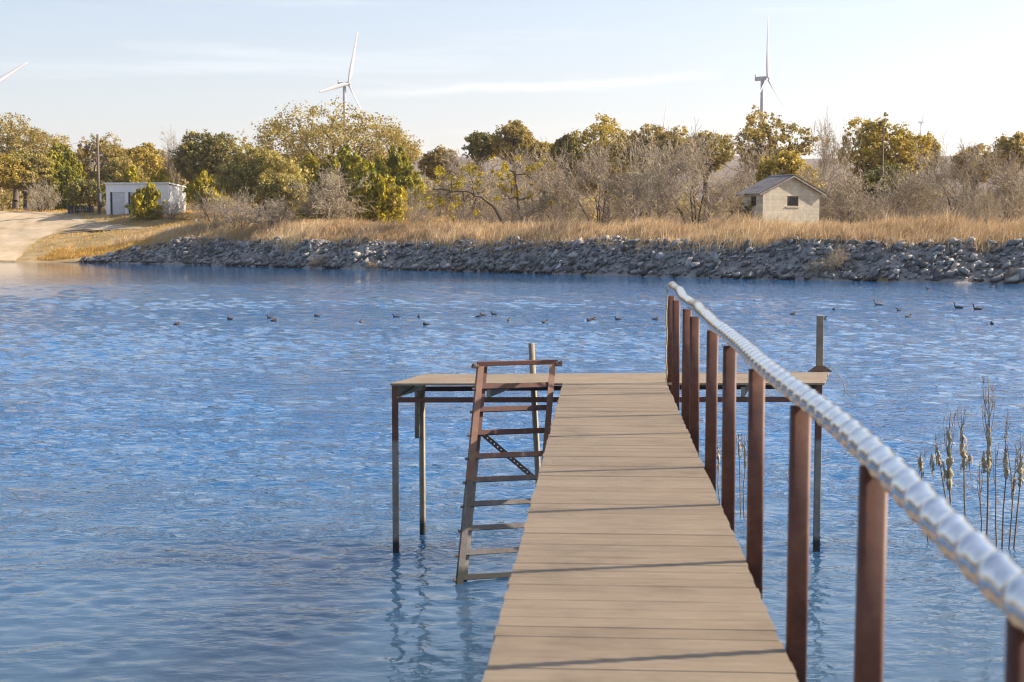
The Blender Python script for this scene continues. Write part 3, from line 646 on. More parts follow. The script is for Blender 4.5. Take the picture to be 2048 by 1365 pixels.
oak(180, 360, 75, 262, 'small dull green bush at the foot of the pole', 'oak_dark', low=.0, lobes=9, name='bush', group='bushes')
bare(345, 262, 52, 275, 'thin bare tree left of the dark oak behind the storage building', 2)
oak(415, 267, 135, 272, 'dark green oak behind the right end of the storage building', 'oak_dark', low=.12)
juniper(325, 336, 46, 268, 'small bright juniper peeking over the storage building roof', 'juniper_b')
juniper(300, 366, 76, on_ground(300, 438, 200).y, 'round juniper standing in front of the storage building doors', 'juniper_b')
juniper(412, 341, 100, on_ground(412, 440, 180).y, 'bright yellow green juniper at the right end of the storage building', 'juniper_b', low=.35)
bare(425, 380, 110, on_ground(425, 444, 175).y, 'bare grey shrub below the juniper at the storage building end', 4)
bare(340, 395, 60, on_ground(340, 440, 190).y, 'small bare shrub against the ribbed wall of the storage building', 4)
oak(522, 296, 165, 200, 'olive yellow bushy tree left of the big oak', 'willow', low=.06, dense=1.15, lsz=.30)
oak(565, 345, 95, 194, 'golden lower half crown in front of the olive bushy tree', 'willow', low=.02, lobes=12, lsz=.30)
bare(480, 372, 130, 186, 'bare grey thicket below the olive bushy tree', 4)
bare(545, 395, 120, 182, 'low bare shrub between olive tree and leaning bare tree', 1)
oak(675, 212, 322, 246, 'largest live oak, domed crown below the left wind turbine', 'oak', low=.10, lobes=46, dense=1.35, lsz=.36)
juniper(622, 306, 90, 226, 'juniper below the left side of the big oak', 'juniper_b')
juniper(694, 284, 120, 228, 'broad green juniper centred under the big oak', 'juniper')
juniper(788, 288, 116, 222, 'green juniper under the right side of the big oak', 'juniper')
juniper(744, 330, 80, 206, 'darker juniper standing just behind the bright front juniper', 'juniper')
juniper(765, 352, 104, 192, 'bright yellow green juniper nearest the bank below the big oak', 'juniper_b', tips=20)
bare(655, 335, 135, 184, 'spreading bare tree with dark trunk in front of the big oak', 1, .4)
bare(800, 370, 110, 205, 'bare grey thicket right of the bright front juniper', 3)
oak(880, 297, 75, 250, 'small olive oak just right of the big oak', 'oak', lobes=12, low=.1)
oak(960, 264, 72, 255, 'slender dark oak left of the round topped oak', 'oak_dark', lobes=12, low=.2, gap=.2)
oak(1030, 242, 96, 252, 'round topped oak standing alone on the skyline, middle', 'oak', lobes=18, low=.35, gap=.2)
oak(1085, 285, 80, 245, 'low golden oak right of the round topped oak', 'oak_gold', lobes=12, low=.1)
oak(1212, 241, 205, 236, 'wide gold topped oak behind the bare trees, middle', 'oak_gold', low=.2, lobes=30)
oak(1130, 270, 60, 232, 'dark left flank oak beside the wide gold topped oak', 'oak_dark', low=.15, lobes=10)
oak(1325, 252, 125, 234, 'olive oak behind the bare trees, right of the gold topped oak', 'oak', low=.1, gap=.2)
oak(1412, 266, 100, 238, 'tan oak behind the largest bare tree', 'willow', low=.1, gap=.25)
bare(925, 305, 170, 205, 'grey bare tree behind the leaning mistletoe tree', 3)
bare(1060, 296, 170, 200, 'pale bare tree below the round topped oak', 0)
bare(1120, 330, 130, 172, 'bare tree left of the three tangled bare trees', 1)
bare(1195, 286, 200, 168, 'first of the tangled bare trees, below the wide gold topped oak', 0)
bare(1275, 268, 190, 162, 'middle tangled bare tree with forked dark trunk', 3)
bare(1385, 264, 200, 150, 'largest bare tree with heavy leaning trunk, left of the block shed', 0, 2.2)
bare(1320, 330, 120, 148, 'short bare tree at the foot of the largest bare tree', 2)
bare(1480, 335, 110, 150, 'bare tree touching the left eave of the block shed', 3)
# leaning mesquite with yellow mistletoe
def mistletoe_tree(pts, Y, crown_box, n, label, extra):
    P = [at_y(a, b, Y + c) for a, b, c in pts]; base = P[0]; root = empty('mistletoe_tree', base); tag(root, label, 'tree', 'mistletoe hung trees')
    segs = []
    for i in range(len(P) - 1): segs += limb(P[i] - base, P[i + 1] - base, .19 - .035 * i, .16 - .035 * i, 3, .06)
    s, tp, w = BARE[2]
    for (a, b, c, ln) in extra:
        p = at_y(a, b, Y + c) - base; j = min(range(len(P)), key=lambda q: (P[q] - base - p).length)
        segs += limb(P[j] - base, p, .10, .03, 4, .08)
        ang = rng.uniform(0, 6.28); ca, sa = math.cos(ang), math.sin(ang); q = s.copy()[::5]
        for o_ in (0, 3):
            x_, y_ = q[:, o_].copy(), q[:, o_ + 1].copy(); q[:, o_] = (x_ * ca - y_ * sa) * ln + p.x; q[:, o_ + 1] = (x_ * sa + y_ * ca) * ln + p.y; q[:, o_ + 2] = q[:, o_ + 2] * ln * .8 + p.z - ln * .1
        q[:, 6:] *= ln * .9; segs += [tuple(t) for t in q]
    V, F = prisms(np.array(segs), 4); link('trunk', npmesh('trunk', V, F, np.full(len(V), .12), smooth=True), M['twig'], root)
    cc = []; x0, y0, x1, y1 = crown_box
    for i in range(n):
        a = rng.uniform(x0, x1); b = rng.uniform(y0, y1) if rng.random() < .45 else rng.uniform(y0, y0 + (y1 - y0) * .45); p = at_y(a, b, Y + rng.uniform(-3, 3)) - base; cc.append(p[:])
    cc = np.array(cc); rad = rng.uniform(.25, .75, n)
    V, F, r = leaves(cc, rad, 55, .22); link('mistletoe_clumps', npmesh('mistletoe_clumps', V, F, r), M['mistletoe'], root)
mistletoe_tree([(1010, 452, 0), (985, 412, 0), (950, 392, -1), (905, 384, -1), (868, 380, -1)], 166, (855, 330, 960, 440), 34, 'leaning tree hung with yellow mistletoe, slanting trunk, in front of the grey thicket',
               [(880, 360, 1, 2.6), (905, 350, 0, 3.0), (940, 345, 0, 3.2), (930, 365, 2, 2.6), (960, 352, 0, 3.0), (890, 392, -1, 2.0), (925, 410, -2, 2.0)])
mistletoe_tree([(1045, 452, 0), (1035, 400, 0), (1030, 350, 0)], 172, (985, 318, 1110, 445), 30, 'upright bare tree dotted with yellow mistletoe, right of the leaning one',
               [(1005, 340, 0, 2.8), (1040, 330, 0, 3.4), (1070, 360, 0, 3.0), (1010, 390, 0, 2.6), (1085, 400, 0, 2.4)])
# behind and right of the shed
oak(1548, 224, 150, 202, 'open branched oak below the right hand wind turbine', 'oak', low=.35, gap=.55, dense=.7, lobes=22)
oak(1572, 306, 120, 176, 'bright golden bush tree over the block shed roof', 'oak_gold', low=.1)
bare(1500, 280, 110, 196, 'dark bare tree left of the open branched oak', 2)
bare(1650, 238, 120, 190, 'tall bare tree between the two skyline oaks on the right', 0)
bare(1600, 330, 130, 160, 'bare thicket tree rising behind the block shed', 3)
bare(1690, 335, 150, 152, 'bare tree right behind the shed eave', 1)
oak(1770, 239, 170, 196, 'clumped olive oak with a thin pole before it, right skyline', 'oak_gold', low=.2, gap=.3, dense=.85)
oak(1765, 330, 140, 190, 'dark lower oak under the clumped olive oak', 'oak_dark', low=.1, lobes=16)
oak(1850, 270, 62, 205, 'small oak below the small distant turbine', 'oak', lobes=10, low=.2)
bare(1795, 335, 150, 146, 'bare tree with low forked trunk right of the shed', 3)
bare(1745, 375, 110, 136, 'low bare shrub between shed and forked bare tree', 4)
bare(1915, 285, 200, 142, 'large rounded bare tree near the right edge', 0, 1.0)
bare(1860, 330, 110, 150, 'slim bare tree left of the large rounded one', 2)
bare(2025, 300, 160, 140, 'bare tree cut by the right picture edge', 1, 2.0)
oak(2025, 268, 90, 200, 'olive oak on the skyline at the right edge', 'oak', lobes=14, gap=.25, low=.25)
oak(1945, 290, 90, 205, 'thin olive oak behind the large rounded bare tree', 'oak', lobes=12, gap=.35, low=.2)
bare(1975, 370, 110, 130, 'low bare shrub in front of the right edge trees', 4)

# thickets and far woods that read as one mass
def merge_brush(spots_, name, label, matn, kproto=4, step=2):
    s, tp, w = BARE[kproto]; VV = []; FF = []; RR = []; off = 0
    s = s[::step]
    for (X, Y, H, W) in spots_:
        ang = rng.uniform(0, 6.28); ca, sa = math.cos(ang), math.sin(ang); q = s.copy(); z0 = h1(X, Y) - .2; fx = W / 2 / w
        for o_ in (0, 3):
            x_, y_ = q[:, o_].copy() * fx, q[:, o_ + 1].copy() * fx; q[:, o_] = x_ * ca - y_ * sa + X; q[:, o_ + 1] = x_ * sa + y_ * ca + Y; q[:, o_ + 2] = q[:, o_ + 2] * H + z0
        q[:, 6:] = np.maximum(q[:, 6:] * H, .010)
        V, F = prisms(q, 3); VV.append(V); FF.append(F + off); RR.append(np.repeat(np.clip(rng.random() * .5 + rng.random(len(q)) * .5, 0, 1), 6)); off += len(V)
    o = link(name, npmesh(name, np.concatenate(VV), np.concatenate(FF), np.concatenate(RR)), M[matn]); tag(o, label, 'brush', kind='stuff')
sp = []
for i in range(95):
    px = rng.uniform(830, 2080); Y0 = float(shore((px - 1024) / FPX * 140))
    Y = Y0 + rng.uniform(17, 62); X = (px - 1024) / FPX * Y
    if 19 < X < 36 and 118 < Y < 147: continue
    H = rng.uniform(2.2, 4.6); sp.append((X, Y, H, H * rng.uniform(1.1, 1.7)))
merge_brush(sp, 'thicket', 'tangle of bare grey brush filling the ground behind the bank', 'brush', step=5)
sp = []
for i in range(34):
    px = rng.uniform(-40, 860); Y = rng.uniform(212, 262); X = (px - 1024) / FPX * Y
    if px < 470 and Y < 245: continue
    if 200 < px < 380 and Y < 256: continue
    H = rng.uniform(1.6, 3.2); sp.append((X, Y, H, H * rng.uniform(1.2, 1.8)))
merge_brush(sp, 'undergrowth', 'low grey undergrowth between the trees on the left', 'brush', step=4)
cc = []; rad = []; sh_ = []
for i in range(190):
    px = rng.uniform(-150, 2200); Y = rng.uniform(300, 370); X = (px - 1024) / FPX * Y; z = h1(X, Y); H = rng.uniform(6, 13.5)
    k = 13; c_ = np.stack([X + rng.normal(0, 2.2, k), Y + rng.normal(0, 1.5, k), z + H * rng.uniform(.15, .9, k)], -1); cc.append(c_); rad.append(rng.uniform(1.0, 2.0, k)); sh_.append(np.full(k, rng.random()))
V, F, r = leaves(np.concatenate(cc), np.concatenate(rad), 26, .62, shade=np.concatenate(sh_))
o = link('far_wood', npmesh('far_wood', V, F, r), M['oak']); tag(o, 'far olive brown woodland closing the gaps between the nearer trees', 'woodland', kind='stuff')

# ------------------------------------------------------------------ block shed
def shed():
    A = R(25); fl = at_y(1525, 475, 138); z0 = 4.05; root = empty('block_shed', (fl.x, fl.y, z0), A); root.scale = (1.104,) * 3
    tag(root, 'small cream block shed with tin gable roof behind the grassy bank', 'shed')
    W, Ld, He, Hr, t = 6.05, 3.0, 3.45, 4.85, .2
    def wallx(x0, x1, y, hole, gable=False, name='wall'):
        mb = MB(); hx0, hx1, hz0, hz1 = hole
        mb.box((x0, y, -.5), (hx0, y + t, He)); mb.box((hx1, y, -.5), (x1, y + t, He)); mb.box((hx0, y, -.5), (hx1, y + t, hz0)); mb.box((hx0, y, hz1), (hx1, y + t, He))
        if gable:
            c = (x0 + x1) / 2; mb.add([(x0, y, He), (x1, y, He), (c, y, Hr), (x0, y + t, He), (x1, y + t, He), (c, y + t, Hr)], [(0, 1, 2), (5, 4, 3), (1, 4, 5, 2), (3, 0, 2, 5)])
        return mb.build(name, M['block'], root)
    wallx(0, W, 0, (2.56, 3.78, 2.22, 3.12), True)
    wallx(0, W, Ld - t, (W / 2, W / 2 + .02, 1, 1.02), True)
    for x, hole in ((0, (1.0, 1.85, 2.22, 3.12)), (W - t, (1, 1.02, 1, 1.02))):
        mb = MB(); a, b, c, d = hole; y0, y1 = t + .002, Ld - t - .002
        mb.box((x, y0, -.5), (x + t, a, He - .002)); mb.box((x, b, -.5), (x + t, y1, He - .002)); mb.box((x, a, -.5), (x + t, b, c)); mb.box((x, a, d), (x + t, b, He - .002)); mb.build('wall', M['block'], root)
    # front window
    win = MB(); fw = .07
    for bx in (((2.56, .03, 2.22), (2.56 + fw, .12, 3.12)), ((3.78 - fw, .03, 2.22), (3.78, .12, 3.12)), ((2.56 + fw, .03, 3.12 - fw), (3.78 - fw, .12, 3.12)), ((2.56 + fw, .03, 2.22), (3.78 - fw, .12, 2.22 + fw))): win.box(*bx)
    wf = win.build('window', M['dark_frame'], root)
    for i in range(3):
        x0 = 2.63 + i * .36; mb = MB(); mb.box((x0 + .012, .08, 2.29), (x0 + .348, .09, 3.05)); mb.build('pane', M['glass'], wf)
    mb = MB(); mb.box((2.42, -.07, 2.11), (3.92, .03, 2.215)); mb.build('sill', M['block'], wf)
    win = MB()
    for bx in (((.03, 1.0, 2.22), (.12, 1.07, 3.12)), ((.03, 1.78, 2.22), (.12, 1.85, 3.12)), ((.03, 1.07, 3.05), (.12, 1.78, 3.12)), ((.03, 1.07, 2.22), (.12, 1.78, 2.29))): win.box(*bx)
    wf = win.build('window', M['dark_frame'], root); mb = MB(); mb.box((.08, 1.08, 2.3), (.09, 1.77, 3.04)); mb.build('pane', M['glass'], wf)
    # roof: ribbed tin sheets on each slope, slightly uneven
    sl = (Hr - He) / (W / 2); ov = .62; y0, y1 = -.38, Ld + .38; rr = random.Random(4)
    for side in (-1, 1):
        n = 5
        for i in range(n):
            a = y0 + (y1 - y0) * i / n; b = y0 + (y1 - y0) * (i + 1) / n - .012; e = ov + rr.uniform(-.08, .06); dz = rr.uniform(0, .03)
            mb = MB(); K = 12; xr = W / 2; xe = W / 2 + side * (W / 2 + e); zr = Hr + .12 + dz; ze = He - sl * e + .12 + dz; v = []
            for j in range(K + 1):
                yy = a + (b - a) * j / K; bu = .035 if j % 3 == 0 else 0
                v += [(xr, yy, zr + bu), (xe, yy, ze + bu), (xe, yy, ze + bu - .02), (xr, yy, zr + bu - .02)]
            f = []
            for j in range(K):
                p, q = j * 4, j * 4 + 4; f += [(p, q, q + 1, p + 1), (p + 2, q + 2, q + 3, p + 3), (p + 1, q + 1, q + 2, p + 2)]
            mb.add(v, f); mb.build('roof_panel', M['tin'], root)
        for yy in (y0 + .02, y1 - .06):
            mb = MB(); mb.add([(W / 2, yy, Hr + .09), (W / 2 + side * (W / 2 + ov * .9), yy, He - sl * ov * .9 + .09), (W / 2 + side * (W / 2 + ov * .9), yy, He - sl * ov * .9 - .08), (W / 2, yy, Hr - .08),
                    (W / 2, yy + .04, Hr + .09), (W / 2 + side * (W / 2 + ov * .9), yy + .04, He - sl * ov * .9 + .09), (W / 2 + side * (W / 2 + ov * .9), yy + .04, He - sl * ov * .9 - .08), (W / 2, yy + .04, Hr - .08)],
                   [(0, 1, 2, 3), (7, 6, 5, 4), (0, 4, 5, 1), (3, 2, 6, 7), (1, 5, 6, 2)]); mb.build('fascia', M['fascia'], root)
    mb = MB(); mb.bar((W / 2, y0 - .02, Hr + .165), (W / 2, y1 + .02, Hr + .165), [(-.16, -.05), (0, .03), (.16, -.05), (0, 0)]); mb.build('ridge_cap', M['tin'], root)
    return root, A, fl, z0
sr, sA, sfl, sz0 = shed()
# vine on the shed's shaded wall
def local(px_, py_, z):
    px_ *= 1.104; py_ *= 1.104
    return Vector((sfl.x + px_ * math.cos(sA) - py_ * math.sin(sA), sfl.y + px_ * math.sin(sA) + py_ * math.cos(sA), z))
vb = local(-.25, 2.2, sz0 + .1); vine = empty('vine', vb); tag(vine, 'dark leafy vine climbing the shaded left wall of the shed', 'vine')
segs = []; cc = []
for i in range(9):
    q = local(-.16, rng.uniform(1.1, 2.9), sz0 + rng.uniform(1.0, 2.9)) - vb; segs += limb((0, 0, 0), q, .03, .01, 4, .08); cc += [q[:], (q * .75)[:], (q * .5)[:]]
tree_parts(vine, segs, leaves(np.array(cc), np.full(len(cc), .26), 16, .17), M['oak_dark'], 'leaves')

# ------------------------------------------------------------------ storage building
bp_ = on_ground(213, 431, 200); BY = bp_.y; px_m = FPX / BY
sb = empty('storage_building', (bp_.x, bp_.y, h1(bp_.x, bp_.y) - .15)); tag(sb, 'low white metal storage building with roll-up doors behind a juniper', 'building')
BW = 124 / px_m; BH = 63 / px_m; BL = 12.5; dh = 47 / px_m; dw = 29 / px_m
doors = [(8 / px_m + i * 36 / px_m) for i in range(3)]
mb = MB(); e = [0] + sum([[d, d + dw] for d in doors], []) + [BW]
for i in range(0, len(e), 2): mb.box((e[i], 0, -.5), (e[i + 1], .25, BH))
for d in doors: mb.box((d, 0, dh), (d + dw, .25, BH))
mb.build('front_wall', M['white'], sb)
for d in doors:
    mb = MB(); K = 14
    for k in range(K): mb.box((d + .32, .14 - .012 * (k % 2), dh * k / K), (d + dw - .02, .2, dh * (k + 1) / K - .015))
    do = mb.build('roll_door', M['door'], sb); mb = MB(); mb.box((d + .01, .05, 0), (d + .30, .22, dh)); mb.build('door_edge_strip', M['dark'], do)  # plain dark strip along the left edge of each door
mb = MB(); K = 42
for k in range(K):
    y0 = .26 + (BL - .26) * k / K; y1 = .26 + (BL - .26) * (k + 1) / K; w_ = (y1 - y0)
    mb.box((BW - .14, y0, -.5), (BW - .05, y1, BH - .1)); mb.box((BW - .05, y0 + w_ * .3, -.5), (BW + .03, y0 + w_ * .62, BH - .1))
mb.build('ribbed_side_wall', M['white'], sb)
mb = MB(); mb.box((0, .26, -.5), (.1, BL, BH - .1)); mb.box((.1, BL - .1, -.5), (BW - .15, BL, BH - .1)); mb.build('back_walls', M['white'], sb)
mb = MB(); v0 = BH + .02; v1 = BH + .35
mb.add([(-.2, -.25, v0), (BW + .2, -.25, v0 + .05), (BW + .2, BL + .2, v0 - .2), (-.2, BL + .2, v0 - .25), (-.2, -.25, v0 + .22), (BW + .2, -.25, v0 + .27), (BW + .2, BL + .2, v0 + .02), (-.2, BL + .2, v0 - .03)],
       [(0, 3, 2, 1), (4, 5, 6, 7), (0, 1, 5, 4), (1, 2, 6, 5), (2, 3, 7, 6), (3, 0, 4, 7)]); mb.build('roof', M['white'], sb)

# ------------------------------------------------------------------ pole, wire, rack, marker, far pole
P = on_ground(198, 428, 200); zt = at_y(198, 269, P.y).z; root = empty('utility_pole', (P.x, P.y, P.z)); tag(root, 'tall weathered wooden utility pole left of the storage building', 'utility pole')
mb = MB(); mb.tube([(0, 0, -.5), (0, 0, (zt - P.z) * .5), (.03, 0, zt - P.z)], [.27, .24, .19], 10); mb.build('shaft', M['pole'], root)
mb = MB(); mb.box((.22, -.18, 2.1), (.48, .02, 3.5)); mb.build('meter_box', M['white'], root)
mb = MB(); mb.tube([(.22, -.05, 3.5), (.2, -.05, 7), (.17, -.05, zt - P.z - .6)], .035, 6); mb.build('conduit', M['fascia'], root)
a = Vector((P.x - .1, P.y, at_y(195, 277, P.y).z)); b = at_y(-150, 300, 330); pts = [a.lerp(b, i / 24) - Vector((0, 0, 2.2 * math.sin(math.pi * i / 24))) for i in range(25)]
mb = MB(); mb.tube(pts, .022, 5); o = mb.build('service_wire', M['dark']); tag(o, 'thin sagging wire running left from the wooden pole', 'wire')
P = on_ground(161, 428, 200); root = empty('slatted_rack', (P.x, P.y, P.z - .05)); tag(root, 'low dark slatted rack on the ground left of the pole', 'rack'); pm = FPX / P.y; w_ = 52 / pm; hh = 17 / pm
for i in range(9):
    mb = MB(); x0 = -w_ / 2 + w_ * i / 9; mb.box((x0 + .02, .25, .05), (x0 + w_ / 9 - .03, .31, hh - .12)); mb.build('slat', M['black_wood'], root)
mb = MB(); mb.box((-w_ / 2 - .08, -.1, hh - .1), (w_ / 2 + .08, .9, hh)); mb.build('top', M['black_wood'], root)
for i in range(5):
    mb = MB(); x0 = -w_ / 2 + .1 + (w_ - .2) * i / 4; mb.box((x0 - .05, -.02, 0), (x0 + .05, .08, hh - .11)); mb.build('post', M['fascia'], root)
mb = MB(); mb.box((-.35, -.3, hh * .45), (.9, -.1, hh * .56)); mb.build('shelf', M['fascia'], root)
P = on_ground(392, 452, 150); root = empty('marker_post', P); tag(root, 'small white marker post standing in the golden grass', 'marker post')
mb = MB(); mb.bar((0, 0, -.2), (0, 0, .95), rprof(.24, .14, .04)); mb.build('post', M['white'], root); mb = MB(); mb.bar((0, 0, .95), (0, 0, 1.0), rprof(.28, .18, .05)); mb.build('cap', M['white'], root)
P = at_y(1763, 475, 188); zt = at_y(1763, 250, 188).z; root = empty('thin_pole', (P.x, P.y, h1(P.x, P.y))); tag(root, 'thin dark pole standing in front of the clumped olive oak', 'pole')
mb = MB(); mb.tube([(0, 0, -.4), (0, 0, zt - h1(P.x, P.y))], [.13, .09], 8); mb.build('shaft', M['pole'], root)
mb = MB(); mb.box((-.35, -.05, zt - h1(P.x, P.y) - 1.2), (.35, .05, zt - h1(P.x, P.y) - 1.08)); mb.build('crossarm', M['pole'], root)

# ------------------------------------------------------------------ wind turbines
def turbine(hx, hy, dist, k, angs, label, side=1, Rl=60):
    hub = at_y(hx, hy, dist); ax = Vector((math.sqrt(1 - k * k) * side, -k, 0)); sdv = Vector((-ax.y, ax.x, 0)) * side
    if sdv.x < 0: sdv = -sdv
    tw = hub - ax * 5.2; gz = h1(tw.x, tw.y); root = empty('wind_turbine', (tw.x, tw.y, gz)); tag(root, label, 'wind turbine', 'wind turbines'); O = Vector((tw.x, tw.y, gz))
    H = hub.z - gz; mb = MB(); mb.tube([(0, 0, -3), (0, 0, H * .5), (0, 0, H - 1.8)], [2.6, 2.2, 1.7], 20); mb.build('tower', M['turbine'], root)
    c = hub - O; mb = MB(); p0 = c - ax * 12.5; p1 = c - ax * 1.6
    mb.bar(p0, p1, rprof(4.0, 4.0, .8)); na = mb.build('nacelle', M['turbine'], root)
    mb = MB(); mb.bar(p0 + Vector((0, 0, 2.0)), p0 + ax * .9 + Vector((0, 0, 2.0)), [(-1.7, -.1), (1.7, -.1), (1.7, 2.3), (-1.7, 2.3)]); mb.build('cooler', M['turbine'], na)
    mb = MB(); mb.tube([c - ax * 1.6, c - ax * .6, c + ax * .8, c + ax * 1.9, c + ax * 2.3], [1.9, 2.0, 1.8, 1.0, .15], 16); mb.build('hub', M['turbine'], root)
    for an in angs:
        t = R(an); d = (sdv * math.sin(t) + Vector((0, 0, 1)) * math.cos(t)); w = d.cross(ax).normalized(); mb = MB(); v = []; f = []; n = 8
        st = [(0, 1.1, 1.1, 0), (.05, 1.1, 1.0, 0), (.14, 1.9, .65, 14), (.22, 2.1, .5, 12), (.5, 1.5, .30, 6), (.8, 1.05, .18, 2), (.96, .75, .12, 0), (1, .25, .06, 0)]
        for (u, ch, th, tws) in st:
            ct, sn = math.cos(R(tws + 8)), math.sin(R(tws + 8)); w2 = w * ct + ax * sn; a2 = ax * ct - w * sn
            p = c + d * (Rl * u) + ax * (1.8 * u * u)
            for j in range(n): q = 2 * math.pi * j / n; v.append(p + w2 * (1.25 * ch * math.cos(q) + (ch * .3 if u > .1 else 0)) + a2 * (th * math.sin(q)))
        for i in range(len(st) - 1):
            for j in range(n): f.append((i * n + j, i * n + (j + 1) % n, (i + 1) * n + (j + 1) % n, (i + 1) * n + j))
        f.append(tuple(range((len(st) - 1) * n, len(st) * n))); mb.add(v, f, True); mb.build('blade', M['turbine'], root)
turbine(697, 168, 1540, .446, (16, -104, 136), 'white wind turbine rising behind the largest live oak')
turbine(1535, 157, 1425, .48, (-5, 115, -125), 'largest wind turbine, edge-on rotor, above the open branched oak')
turbine(1846, 245, 3980, .5, (-6, 114, -126), 'smallest visible wind turbine, far right above the trees')
turbine(-36, 183, 1390, .6, (57, 177, -63), 'wind turbine cut by the left edge, only one blade showing')
turbine(1327, 262, 2500, .4, (14, 134, -106), 'faint far turbine whose blade tip clears the middle trees')

# ------------------------------------------------------------------ dock
dock = empty('dock', (0, 0, 0)); tag(dock, 'long narrow walkway dock with T-shaped platform end and silver handrail', 'dock')
AX0 = Vector((.145, 0, 0)); AD = Vector((.0634, 1, 0)).normalized(); AN = Vector((AD.y, -AD.x, 0)); YAW = -math.atan2(AD.x, AD.y)
HWD = .57
NL, NRt, FR, FL = at_z(782, 767, DECK), at_z(1648, 766, DECK), at_z(1657, 744.5, DECK), at_z(850, 748.5, DECK)
y_end = NL.y + (1.1 - NL.x) / (NRt.x - NL.x) * (NRt.y - NL.y)
def ribbed(w, ln, th=.025, ribs=5, dep=.0055):
    """board profile across its width, ribbed top; length along x"""
    prof = [(-w / 2, -th), (w / 2, -th), (w / 2, -dep)]
    st = w / ribs
    for i in range(ribs - 1, -1, -1):
        x0 = -w / 2 + i * st; prof += [(x0 + st * .999, -dep), (x0 + st * .92, 0), (x0 + st * .30, 0), (x0 + st * .20, -dep)]
    return prof
bw = .137
prof = ribbed(bw, 1); mb = MB(); mb.bar((-HWD, 0, 0), (HWD, 0, 0), [(-a, b) for a, b in prof]); bme = mb.mesh('board'); bme.materials.append(M['deck'])
rr = random.Random(8); t = -1.6; Lw = (y_end - .0) / AD.y
t = Lw - .004 - bw / 2
while t > -1.6:
    p = AX0 + AD * t + AN * rr.uniform(-.006, .006)
    o = link('deck_board', bme, None, dock, (p.x, p.y, DECK + rr.uniform(-.0015, .0015)), (rr.uniform(-.004, .004), 0, YAW + rr.uniform(-.003, .003))); t -= bw + .006
# platform boards
NBP = 8
for i in range(NBP):
    u0 = i / NBP; u1 = (i + 1) / NBP - .006 / 1.1; e = rr.uniform(-.012, .012)
    A0 = NL.lerp(FL, u0); A1 = NL.lerp(FL, u1); B0 = NRt.lerp(FR, u0); B1 = NRt.lerp(FR, u1); mb = MB(); K = 6; v = []; n_st = []
    st = [(0, -.0028)]
    for q in range(K): st += [((q + .10) / K, -.0028), ((q + .22) / K, 0), ((q + .88) / K, 0)]
    st += [(1, -.0028)]
    top = [(A0.lerp(A1, a), B0.lerp(B1, a), z) for a, z in st]; ring = []
    for (pa, pb, z) in top: ring.append((Vector((pa.x - e, pa.y, DECK + z)), Vector((pb.x + e, pb.y, DECK + z))))
    ring.append((Vector((A1.x - e, A1.y, DECK - .025)), Vector((B1.x + e, B1.y, DECK - .025)))); ring.append((Vector((A0.x - e, A0.y, DECK - .025)), Vector((B0.x + e, B0.y, DECK - .025))))
    n_ = len(ring); v = [a for a, b in ring] + [b for a, b in ring]
    cx_ = sum((Vector(p) for p in v), Vector()) / len(v); cx_.z = DECK
    mb.add([p - cx_ for p in v], [(j, n_ + j, n_ + (j + 1) % n_, (j + 1) % n_) for j in range(n_)] + [tuple(range(n_)), tuple(range(2 * n_ - 1, n_ - 1, -1))])
    mb.build('platform_board', M['deck'], dock, cx_)
sq = rprof(.065, .065, .006, 2); ch = rprof(.055, .055, .006, 2)
def beam(p, q, prof, name='beam', m_='beam'): mb = MB(); mb.bar(p, q, prof); return mb.build(name, M[m_], dock)
def leg(p, top, m_='leg', r=.034, square=True, lean=(0, 0), name='leg'):
    mb = MB(); a = (p.x - lean[0], p.y - lean[1], -1.6); b = (p.x, p.y, top)
    if square: mb.bar(a, b, rprof(2 * r, 2 * r, .006, 2), (0, 1, 0))
    else: mb.tube([a, b], r, 12)
    return mb.build(name, M[m_], dock)
zb = 1.70; zt_ = DECK - .027
q1 = NL + Vector((.04, .05, 0)); q2 = NRt + Vector((-.045, .05, 0)); q3 = FL + Vector((-.01, -.05, 0)); q4 = FR + Vector((-.10, .045, 0)); qc = at_y(1066, 780, FL.y + .10)
leg(q1, zt_); leg(q2, zt_); leg(Vector((at_y(844, 780, q3.y).x, q3.y, 0)), zt_, 'pipe', .036, False)
leg(q4, at_y(1638, 632, q4.y).z, 'pipe', .036, True); leg(Vector((qc.x - .02, qc.y, 0)), at_y(1058, 687, qc.y).z, 'pipe', .036, False, (-.20, 0))
beam(q1 + Vector((.034, 0, zb - DECK)), q2 + Vector((-.034, 0, zb - DECK)), ch)
beam(q3 + Vector((.0, 0, zb - DECK + .02)), q4 + Vector((-.05, -.06, zb - DECK + .02)), ch)
beam(q1 + Vector((0, .04, zb - DECK + .09)), q3 + Vector((0, -.04, zb - DECK + .09)), [(-.02, -.065), (.02, -.065), (.02, .065), (-.02, .065)], 'side_joist', 'wood_grey')
beam(q2 + Vector((0, .04, zb - DECK + .09)), q4 + Vector((-.03, -.08, zb - DECK + .09)), [(-.02, -.065), (.02, -.065), (.02, .065), (-.02, .065)], 'side_joist', 'wood_grey')
for u in (.22, .45, .62, .82):
    a = q1.lerp(q2, u); b = q3.lerp(q4, u); beam(Vector((a.x, a.y, zb + .085)), Vector((b.x, b.y, zb + .085)), [(-.02, -.055), (.02, -.055), (.02, .055), (-.02, .055)], 'joist', 'wood_grey')
# hanging sleeve and lashing under the left end
s_ = at_y(834, 800, q3.y - .06); mb = MB(); mb.tube([(s_.x, s_.y, at_y(834, 876, s_.y).z), (s_.x, s_.y, at_y(834, 776, s_.y).z)], .028, 10); mb.build('pipe_sleeve', M['pipe'], dock)
